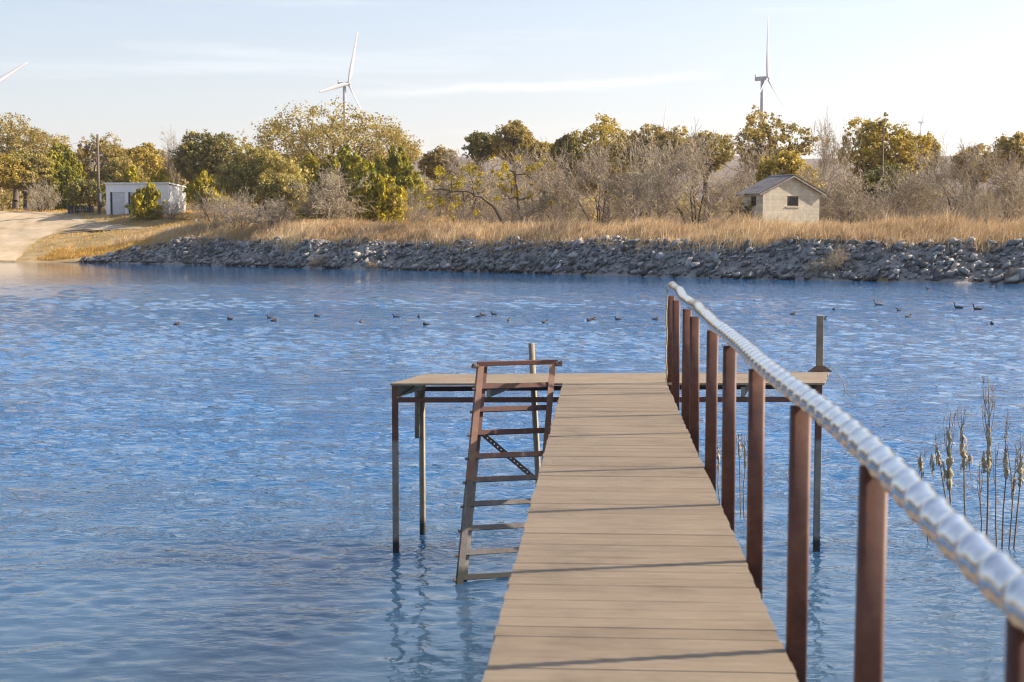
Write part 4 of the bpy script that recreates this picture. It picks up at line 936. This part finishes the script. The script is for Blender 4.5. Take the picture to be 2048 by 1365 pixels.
# bracket on the tall right post
mb = MB(); c = q4; mb.add([(c.x - .15, c.y - .045, DECK + .002), (c.x + .15, c.y - .045, DECK + .002), (c.x + .05, c.y - .045, DECK + .075), (c.x - .05, c.y - .045, DECK + .075), (c.x - .15, c.y - .037, DECK + .002), (c.x + .15, c.y - .037, DECK + .002), (c.x + .05, c.y - .037, DECK + .075), (c.x - .05, c.y - .037, DECK + .075)],
    [(0, 1, 2, 3), (7, 6, 5, 4), (0, 4, 5, 1), (1, 5, 6, 2), (2, 6, 7, 3), (3, 7, 4, 0)]); mb.build('bracket', M['dark_frame'], dock)
# walkway frame below the boards
for sd_ in (-1, 1):
    a = AX0 + AN * sd_ * .50 + AD * -1.5; b = AX0 + AN * sd_ * .50 + AD * (Lw - .03); beam(Vector((a.x, a.y, DECK - .095)), Vector((b.x, b.y, DECK - .095)), [(-.025, -.066), (.025, -.066), (.025, .066), (-.025, .066)], 'walkway_joist')
for tt in np.arange(.4, Lw - .4, 2.9):
    a = AX0 + AD * tt; beam(Vector((a.x, a.y, DECK - .195)) - AN * .52, Vector((a.x, a.y, DECK - .195)) + AN * .52, ch, 'crossbeam')
    for sd_ in (-1, 1): p = a + AN * sd_ * .42; leg(Vector((p.x, p.y, 0)), DECK - .225, 'leg')
# rail posts
RLAT = HWD + .045
ptop = {}
for i, t in enumerate((15.7, 14.65, 12.85, 11.65, 9.9, 8.5, 7.0, 5.48, 4.03, 2.53, 1.1)):
    p = AX0 + AN * RLAT + AD * t; mb = MB(); w_ = .080
    mb.bar((0, 0, DECK - .19), (rr.uniform(-.008, .008), rr.uniform(-.008, .008), 2.815 if t < 3 else 2.845), rprof(w_, .046, .017, 5), (0, 1, 0), True); 
    o = mb.build('rail_post', M['rail_post'], dock, (p.x, p.y, 0), (0, 0, YAW + R(6)))
    for po in o.data.polygons: po.use_smooth = len(po.vertices) == 4
# handrail wrapped in silver foil
def rail():
    n = 22; ds = .008; t0, t1 = .75, 15.82; ts = np.arange(t0, t1, ds); V = []
    k = len(ts)
    zc = np.interp(ts, [.7, 2.6, 4, 6.5, 8.5, 10.6, 12.5, 14.6, 15.82], [2.83, 2.845, 2.882, 2.895, 2.895, 2.925, 2.925, 2.965, 2.965]); zc = np.convolve(np.pad(zc, 64, 'edge'), np.ones(129) / 129, 'valid')
    far = sstep(8.2, 10.5, ts)
    wob = .008 * np.sin(ts * 2.3 + 1) * far + .004 * np.sin(ts * 5.1) * far; lat = .010 * np.sin(ts * 1.7) + .007 * np.sin(ts * 3.1 + 2) * far
    th = np.linspace(0, 2 * math.pi, n, endpoint=False)
    T, TH = np.meshgrid(ts, th, indexing='ij'); ph = (T / .165 + TH / (2 * math.pi) + .25 * np.sin(T * .9)) % 1.0
    prof = .45 * np.where(ph < .88, ph / .88, (1 - ph) / .12) + .38 * np.exp(-((ph - .80) / .085) ** 2)
    fr = far[:, None]; crink = (vnoise(T * 9, TH * 2.2 + 3) - .5) * .0045 * (.16 + fr) + (vnoise(T * 24, TH * 4) - .5) * .0012
    r_ = .0395 + .0070 * prof * (1 - .8 * fr) + .006 * fr + crink
    for i in range(k):
        c = AX0 + AN * (RLAT + lat[i]) + AD * float(ts[i]); cz = zc[i] + wob[i]
        V.append(np.stack([c.x + AN.x * np.cos(th) * r_[i], c.y + AN.y * np.cos(th) * r_[i], cz + np.sin(th) * r_[i]], -1))
    V = np.concatenate(V); idx = np.arange(k * n).reshape(k, n); nx_ = np.roll(idx, -1, 1)
    F = np.stack([idx[:-1], nx_[:-1], nx_[1:], idx[1:]], -1).reshape(-1, 4); F = F[:, ::-1]
    return link('handrail', npmesh('handrail', V, F, smooth=True), M['foil'], dock)
hr = rail()
e = AX0 + AN * (RLAT + .01) + AD * 15.83; mb = MB(); mb.tube([(e.x, e.y - .02, 2.96), (e.x, e.y + .012, 2.96)], [.047, .045], 20); mb.build('end_cap', M['foil'], hr)

# ------------------------------------------------------------------ ladder
lad = empty('ladder', (0, 0, 0)); tag(lad, 'leaning rusty steel ladder from the water to the platform', 'ladder')
TL = at_y(957, 728, 15.10); TR = at_y(1112, 724, 15.42); BLf = at_z(914, 1168, 0); BR = BLf + (TR - TL) + Vector((-.01, .02, -.02))
ld = (BLf - TL).normalized(); BLe = BLf + ld * .5; BRe = BR + (BR - TR).normalized() * .5
face = (TR - TL).normalized(); nrm = face.cross(ld).normalized()
if nrm.y > 0: nrm = -nrm
def angle_bar(p, q, wdir, ddir, w, d, th=.007):
    p = Vector(p); q = Vector(q); v = []
    for b in (p, q): v += [b, b + wdir * w, b + wdir * w + ddir * th, b + wdir * th + ddir * th, b + wdir * th + ddir * d, b + ddir * d]
    mb = MB(); f = [(i, (i + 1) % 6, 6 + (i + 1) % 6, 6 + i) for i in range(6)] + [(0, 3, 2, 1), (0, 5, 4, 3), (6, 7, 8, 9), (6, 9, 10, 11)]; mb.add(v, f); return mb
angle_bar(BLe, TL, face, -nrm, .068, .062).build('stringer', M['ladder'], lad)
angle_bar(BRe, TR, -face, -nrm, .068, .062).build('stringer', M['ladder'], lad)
# inner dark flange of the left stringer seen behind the rungs
angle_bar(BLe + face * .072 - nrm * .05, TL + face * .072 - nrm * .05, face, -nrm, .05, .05).build('stringer_backing', M['leg'], lad)
for i in range(9):
    u = .118 + (.985 - .118) * i / 8; a = TL.lerp(BLf, u); b = TR.lerp(BR, u)
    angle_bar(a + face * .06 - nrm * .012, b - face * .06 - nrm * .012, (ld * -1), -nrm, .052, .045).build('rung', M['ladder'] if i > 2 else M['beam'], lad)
    for pt, sg in ((a, -1),):
        mb = MB(); mb.bar(pt - nrm * .02, pt - nrm * .02 + face * sg * .035, rprof(.028, .028, .008, 2)); mb.build('bolt', M['dark_frame'], lad)
mb = MB(); mb.bar(TL - face * .01 - nrm * .006, TR + face * .02 - nrm * .006, rprof(.034, .05, .006, 2)); mb.build('top_bar', M['beam'], lad)
for pt, sg in ((TL, -1), (TR, 1)):
    mb = MB(); mb.bar(pt + face * sg * .0 + ld * .03, pt + face * sg * .07 + ld * .03, rprof(.04, .04, .012, 2)); mb.bar(pt + face * sg * .05 + ld * .01 - nrm * .04, pt + face * sg * .05 + ld * .01 + nrm * .03, rprof(.03, .03, .01, 2)); mb.build('hinge', M['dark_frame'], lad)
# punched diagonal brace
p = at_y(958, 862, 15.0); q = at_y(1064, 953, 15.55); d = (q - p).normalized(); up = Vector((0, -1, 0)); sw = d.cross(up).normalized(); mb = MB(); Lb = (q - p).length; nh = 16; hw = .028; hs = .008; cell = Lb / nh; th = .005
for layer, off in ((0, 0), (1, th)):
    for i in range(nh):
        c0 = i * cell; c1 = c0 + cell; m0 = (c0 + c1) / 2 - hs; m1 = m0 + 2 * hs
        for (a0, a1, b0, b1) in ((c0, m0, -hw, hw), (m1, c1, -hw, hw), (m0, m1, -hw, -hs), (m0, m1, hs, hw)):
            mb.add([p + d * a0 + sw * b0 - up * off, p + d * a1 + sw * b0 - up * off, p + d * a1 + sw * b1 - up * off, p + d * a0 + sw * b1 - up * off], [(0, 1, 2, 3)])
mb.build('punched_brace', M['dark_frame'], lad)

# ropes
def rope(pts, label, r=.008, name='rope'):
    mb = MB(); mb.tube(pts, r, 6); o = mb.build(name, M['rope']); tag(o, label, 'rope')
c = AX0 + AN * (RLAT - .055) + AD * 15.62
rope([c + Vector((.01 * math.sin(i * 1.3), .012 * math.cos(i), 2.93 - i * .085)) for i in range(13)] , 'pale frayed rope hanging down the last handrail post', .007)
a = q1 + Vector((.03, -.04, zb - DECK + .03)); b = Vector((at_y(846, 778, q3.y - .1).x, q3.y - .1, zb + .15))
rope([a.lerp(b, i / 8) + Vector((0, 0, -.02 * math.sin(math.pi * i / 8))) for i in range(9)] + [b + Vector((.03, 0, -.06)), b + Vector((.01, 0, -.12))], 'pale rope slung under the left end of the platform', .009)
c = q4 + Vector((.06, -.05, .03)); rope([c + Vector((.05 * i + .02 * math.sin(i * 2), 0, .10 * math.sin(i * .8) - .035 * i)) for i in range(8)], 'thin loose wire curling off the tall right platform post', .005, 'wire_end')

# ------------------------------------------------------------------ dead reeds in the shallows
def dead_reed(px, top, basepx, basey, husk, twigs, label, seed, thick=.009):
    r_ = random.Random(seed); b = at_z(basepx, basey, 0); root = empty('dead_reed', b); tag(root, label, 'reed', 'dead reeds in the shallows')
    tp = at_y(px, top, b.y) - b; hsk = [(at_y(a0, y0, b.y) - b, at_y(a1, y1, b.y) - b, w) for (a0, y0, a1, y1, w) in husk]
    mid = hsk[0][1] if hsk else tp * .5; mt = hsk[0][0] if hsk else tp * .8
    pts = [Vector((0, 0, -.3)), Vector((0, 0, 0)), mid * .55 + Vector((r_.uniform(-.02, .02), 0, 0)), mid, mt, tp]
    mb = MB(); mb.tube(pts, [thick, thick, thick * .9, thick * .8, thick * .6, thick * .3], 6); mb.build('stalk', M['reed'], root)
    for (t0, t1, w) in hsk:
        v = []; f = []; n = 10; K = 16
        for i in range(K + 1):
            u = i / K; p = t1.lerp(t0, u) + Vector((r_.gauss(0, .004), r_.gauss(0, .004), 0)); wr = w * .62 * (.35 + .65 * math.sin(math.pi * min(1, u * .85 + .12))) * r_.uniform(.45, 1.15)
            for j in range(n): a = 2 * math.pi * j / n; q = wr * (1 + .45 * math.sin(j * 2.7 + i * .4) * r_.uniform(.4, 1)); v.append(p + Vector((math.cos(a) * q, math.sin(a) * q, r_.gauss(0, .006))))
        for i in range(K):
            for j in range(n): f.append((i * n + j, i * n + (j + 1) % n, (i + 1) * n + (j + 1) % n, (i + 1) * n + j))
        f += [tuple(range(n - 1, -1, -1)), tuple(range(K * n, K * n + n))]; mb = MB(); mb.add(v, f, True)
        for k in range(9):                              # torn strips
            u = r_.uniform(.05, .95); p = t1.lerp(t0, u); a = r_.uniform(0, 6.28); L_ = r_.uniform(.05, .13); o_ = Vector((math.cos(a), math.sin(a), 0)); sd = Vector((-o_.y, o_.x, 0)) * r_.uniform(.006, .014)
            c0 = p + o_ * w * .6; c1 = p + o_ * (w * 1.25) + Vector((0, 0, -L_ * .3)); c2 = p + o_ * w * 1.3 + Vector((0, 0, -L_))
            mb.add([c0 - sd, c0 + sd, c1 + sd, c1 - sd, c2], [(0, 1, 2, 3), (3, 2, 4)])
        mb.build('husk', M['husk'], root)
    for (a0, y0) in twigs:
        e = at_y(a0, y0, b.y + r_.uniform(-.08, .08)) - b; st = mid.lerp(tp, r_.uniform(.2, .6)) if hsk else tp * r_.uniform(.3, .7)
        if (e - st).length > 1.2: st = tp * .5
        m_ = st.lerp(e, .5) + Vector((math.copysign(.02, e.x - st.x), 0, -.02)); mb = MB(); mb.tube([st, m_, e], [.004, .0035, .002], 5); mb.build('twig', M['reed'], root)
        for q in range(2):
            p = st.lerp(e, r_.uniform(.5, .9)); mb = MB(); mb.tube([p, p + Vector((r_.uniform(-.06, .06), r_.uniform(-.04, .04), r_.uniform(.06, .14)))], [.003, .0015], 4); mb.build('twig', M['reed'], root)
dead_reed(1843, 905, 1856, 1082, [(1841, 913, 1843, 945, .022)], [(1852, 905), (1836, 925)], 'small single-husk reed farthest left of the right hand reed clump', 1)
dead_reed(1871, 880, 1900, 1086, [(1873, 890, 1880, 930, .03), (1862, 908, 1868, 940, .02)], [(1868, 870)], 'crooked reed with two small husks, second from left in the clump', 2)
dead_reed(1902, 822, 1912, 1088, [(1898, 863, 1899, 980, .055), (1885, 925, 1897, 965, .03)], [(1886, 822), (1909, 826), (1894, 838), (1905, 845)], 'stout reed with a thick shredded husk and short twigs above', 3, .012)
dead_reed(1922, 806, 1934, 1090, [(1923, 856, 1928, 938, .045), (1940, 908, 1934, 930, .025)], [(1930, 815), (1915, 815), (1942, 960), (1928, 830)], 'reed with thick husk and hooked side stub, left of the tallest reed', 4, .010)
dead_reed(1976, 748, 1973, 1094, [(1979, 855, 1976, 945, .045), (1967, 902, 1969, 945, .045)], [(1965, 752), (1985, 768), (1988, 775), (1968, 775), (1963, 790), (1982, 795), (1972, 765), (1991, 785)], 'tallest reed with a branching bare top and double husk', 5, .012)
dead_reed(1959, 925, 1962, 1088, [], [(1957, 940), (1963, 930)], 'thin bare stem just left of the tallest reed', 6)
dead_reed(1991, 890, 1993, 1093, [], [(1988, 910), (1995, 900)], 'thin bare stem just right of the tallest reed', 7)
dead_reed(2016, 815, 2004, 1095, [(2011, 900, 2012, 958, .042)], [(2018, 822), (2013, 835), (2024, 1010), (2010, 870)], 'slim husked reed standing between tallest reed and right edge', 8)
dead_reed(2042, 860, 2028, 1094, [(2042, 908, 2040, 972, .05)], [(2032, 880), (2046, 870), (2030, 920), (2036, 900)], 'husked reed leaning at the right picture edge', 9, .010)
dead_reed(2034, 900, 2018, 1097, [(2030, 945, 2026, 990, .02)], [(2036, 920)], 'small curved reed in front of the right edge reed', 10)
for i, (a, t, b_, y, lb) in enumerate(((1478, 858, 1481, 1030, 'thin reed behind the rail, middle of the three with a tan tip'), (1490, 872, 1488, 1034, 'thin reed behind the rail, right of the three'), (1436, 880, 1440, 1010, 'thin reed behind the rail, farthest left of the small group'), (1579, 920, 1580, 1020, 'lone thin stem behind the handrail posts, right of the small group'))):
    dead_reed(a, t, b_, y, [(a, t + 14, a + 1, t + 60, .016)] if i < 3 else [], [(a + 6, t + 10), (a - 5, t + 20), (a + 10, t + 40)], lb, 30 + i, .007)

# dead brush washed onto the rocks, small reeds at the far waterline
def bank_shrub(px, py, top, w, label, k=4, lean=0):
    P = on_ground(px, py, 95); T = at_y(px, top, P.y); root = empty('dead_shrub', P - Vector((0, 0, .15)), rng.uniform(0, 6)); tag(root, label, 'shrub', 'dead shrubs on the rocks')
    o = link('branches', BMESH[k], M['brush'], root); fx = w / FPX * P.y / 2 / BARE[k][2]; o.scale = (fx, fx, T.z - P.z + .15); root.rotation_euler[1] = lean
bank_shrub(1640, 553, 510, 70, 'dead twiggy shrub fallen over the rocks below the shed')
bank_shrub(1680, 545, 492, 50, 'smaller dead shrub higher on the rocks right of the fallen one', 2)
bank_shrub(640, 537, 512, 44, 'dry reedy shrub at the waterline below the big oak', 2)
bank_shrub(745, 540, 520, 30, 'small dry shrub at the waterline right of the reedy one', 2)
bank_shrub(2030, 566, 535, 36, 'pale dry shrub at the waterline by the right edge', 2)

# ------------------------------------------------------------------ birds
def loft(st, n=10):
    """st: list of (x, z, half width, half height) along the body; returns verts, faces"""
    v = []; f = []
    for i, (x, z, w, h) in enumerate(st):
        a = st[max(i - 1, 0)]; b = st[min(i + 1, len(st) - 1)]; dx, dz = b[0] - a[0], b[1] - a[1]; l = math.hypot(dx, dz) or 1; nx_, nz_ = -dz / l, dx / l
        for j in range(n): t = 2 * math.pi * j / n; v.append((x + nx_ * h * math.sin(t), w * math.cos(t), z + nz_ * h * math.sin(t)))
    for i in range(len(st) - 1):
        for j in range(n): f.append((i * n + j, i * n + (j + 1) % n, (i + 1) * n + (j + 1) % n, (i + 1) * n + j))
    f += [tuple(range(n - 1, -1, -1)), tuple(range((len(st) - 1) * n, len(st) * n))]; return v, f
def bird_mesh(st, name): mb = MB(); v, f = loft(st); mb.add(v, f, True); return mb.mesh(name)
duck_st = [(-.20, .075, .008, .006), (-.17, .065, .035, .018), (-.11, .045, .065, .05), (-.02, .035, .085, .07), (.07, .035, .08, .07), (.12, .06, .055, .06), (.135, .10, .033, .034), (.14, .135, .033, .034), (.165, .165, .034, .036), (.195, .165, .026, .026), (.21, .158, .012, .011)]
rest_st = [(-.20, .07, .008, .006), (-.16, .06, .035, .02), (-.10, .045, .07, .055), (-.01, .04, .09, .08), (.07, .045, .085, .075), (.11, .075, .055, .05), (.10, .115, .038, .036), (.075, .135, .034, .032), (.05, .135, .02, .02)]
goose_st = [(-.34, .12, .01, .008), (-.28, .10, .06, .03), (-.18, .07, .11, .08), (0, .06, .13, .11), (.14, .07, .10, .09), (.20, .13, .05, .05), (.22, .22, .035, .035), (.225, .31, .033, .033), (.25, .36, .038, .038), (.29, .36, .028, .028), (.31, .355, .014, .014)]
DM = {k: bird_mesh(s, 'body') for k, s in (('duck', duck_st), ('rest', rest_st), ('goose', goose_st))}
mb = MB(); v, f = loft([(.20, .160, .016, .010), (.225, .156, .016, .007), (.25, .153, .012, .004)], 8); mb.add(v, f, True); BILL = mb.mesh('bill'); BILL.materials.append(M['bill'])
mb = MB(); v, f = loft([(-.15, .052, .036, .022), (-.10, .04, .070, .042), (-.02, .022, .0865, .048), (.05, .022, .083, .044), (.09, .03, .06, .03)], 10); mb.add(v, f, True); FLANK = mb.mesh('flank'); FLANK.materials.append(M['duck_pale'])
DM['brown_goose'] = DM['goose'].copy(); DM['brown_goose'].materials.append(M['duck']); DM['duck'].materials.append(M['duck']); DM['rest'].materials.append(M['duck']); DM['goose'].materials.append(M['duck_pale'])
def duck(px, py, kind, ang, label, sc=1.0):
    P = at_z(px, py, 0); root = empty('goose' if 'goose' in kind else 'duck', (P.x, P.y, -.012), R(ang)); tag(root, label, 'goose' if 'goose' in kind else 'duck', 'waterfowl resting on the lake')
    o = link('body', DM[kind], None, root); o.scale = (sc,) * 3
    if kind == 'duck': b = link('bill', BILL, None, root); b.scale = (sc,) * 3
    if 'goose' not in kind: b = link('flank', FLANK, None, root); b.scale = (sc,) * 3
D = [(354, 650, 'rest', 20, 'duck farthest left on the open water'), (460, 640, 'rest', 160, 'second duck from the left, alone'), (541, 637, 'duck', 200, 'upper duck of the first close pair from the left'), (548, 643, 'rest', 10, 'lower duck of the first close pair from the left'),
     (634, 634, 'rest', 180, 'lone duck right of the first close pair'), (722, 645, 'rest', 80, 'lone duck facing away, before the two level ducks'), (793, 635, 'duck', 180, 'left of two level ducks left of the ladder'), (838, 635, 'rest', 100, 'right of two level ducks left of the ladder'),
     (852, 651, 'rest', 170, 'nearer duck just below the two level ducks'), (957, 635, 'rest', 0, 'left front duck of the trio above the ladder'), (967, 632, 'duck', 190, 'middle duck of the trio above the ladder'), (989, 630, 'duck', 180, 'darkest duck, right of the trio above the ladder'),
     (1018, 642, 'rest', 70, 'duck above the tall grey centre pipe'), (1089, 646, 'duck', 30, 'duck right of the grey centre pipe, nearest of its neighbours'), (1179, 643, 'rest', 200, 'left duck of the touching pair above the walkway'), (1187, 640, 'rest', 20, 'right duck of the touching pair above the walkway'),
     (1237, 640, 'duck', 180, 'upright headed duck above the walkway end'), (1311, 640, 'rest', 0, 'duck just left of the last handrail post'), (1417, 625, 'duck', 40, 'duck showing just over the silver handrail'), (1586, 630, 'rest', 10, 'duck between handrail and tall right post'),
     (1668, 621, 'rest', 100, 'duck just above the tall right post'), (1646, 639, 'duck', 0, 'duck half hidden behind the top of the tall right post'), (1757, 611, 'goose', 180, 'pale long necked goose swimming left, right side'), (1799, 622, 'duck', 190, 'dark duck below right of the goose'),
     (1816, 635, 'duck', 20, 'duck below the dark one, facing right'), (1917, 617, 'brown_goose', 170, 'left of the two brown birds near the right edge', .8), (1955, 620, 'brown_goose', 175, 'right of the two brown birds near the right edge', .8), (1984, 649, 'rest', 90, 'nearest duck at far right'),
     (1857, 579, 'duck', 180, 'small duck close under the rocky bank at right'), (1984, 575, 'goose', 0, 'pale bird close under the rocky bank at far right', .7)]
for d in D: duck(d[0], d[1], d[2], d[3], d[4], d[5] if len(d) > 5 else .85)
P = at_z(1118, 549, 0); P = Vector((P.x, P.y, 0)); root = empty('heron', (P.x, P.y, -.05), R(20)); tag(root, 'pale grey heron standing at the rocky waterline', 'heron')
mb = MB(); v, f = loft([(-.42, .52, .02, .015), (-.30, .62, .07, .05), (-.12, .74, .13, .12), (.04, .86, .12, .12), (.13, .96, .06, .07), (.10, 1.08, .04, .04), (.04, 1.20, .035, .035), (.08, 1.32, .035, .035), (.17, 1.36, .035, .035), (.26, 1.35, .02, .02), (.42, 1.33, .006, .006)]); mb.add(v, f, True); mb.build('body', M['heron'], root)
for s_ in (-.05, .05): mb = MB(); mb.tube([(-.02, s_, -.25), (-.04, s_, .34), (-.08, s_, .68)], [.013, .014, .022], 6); mb.build('leg', M['reed'], root)
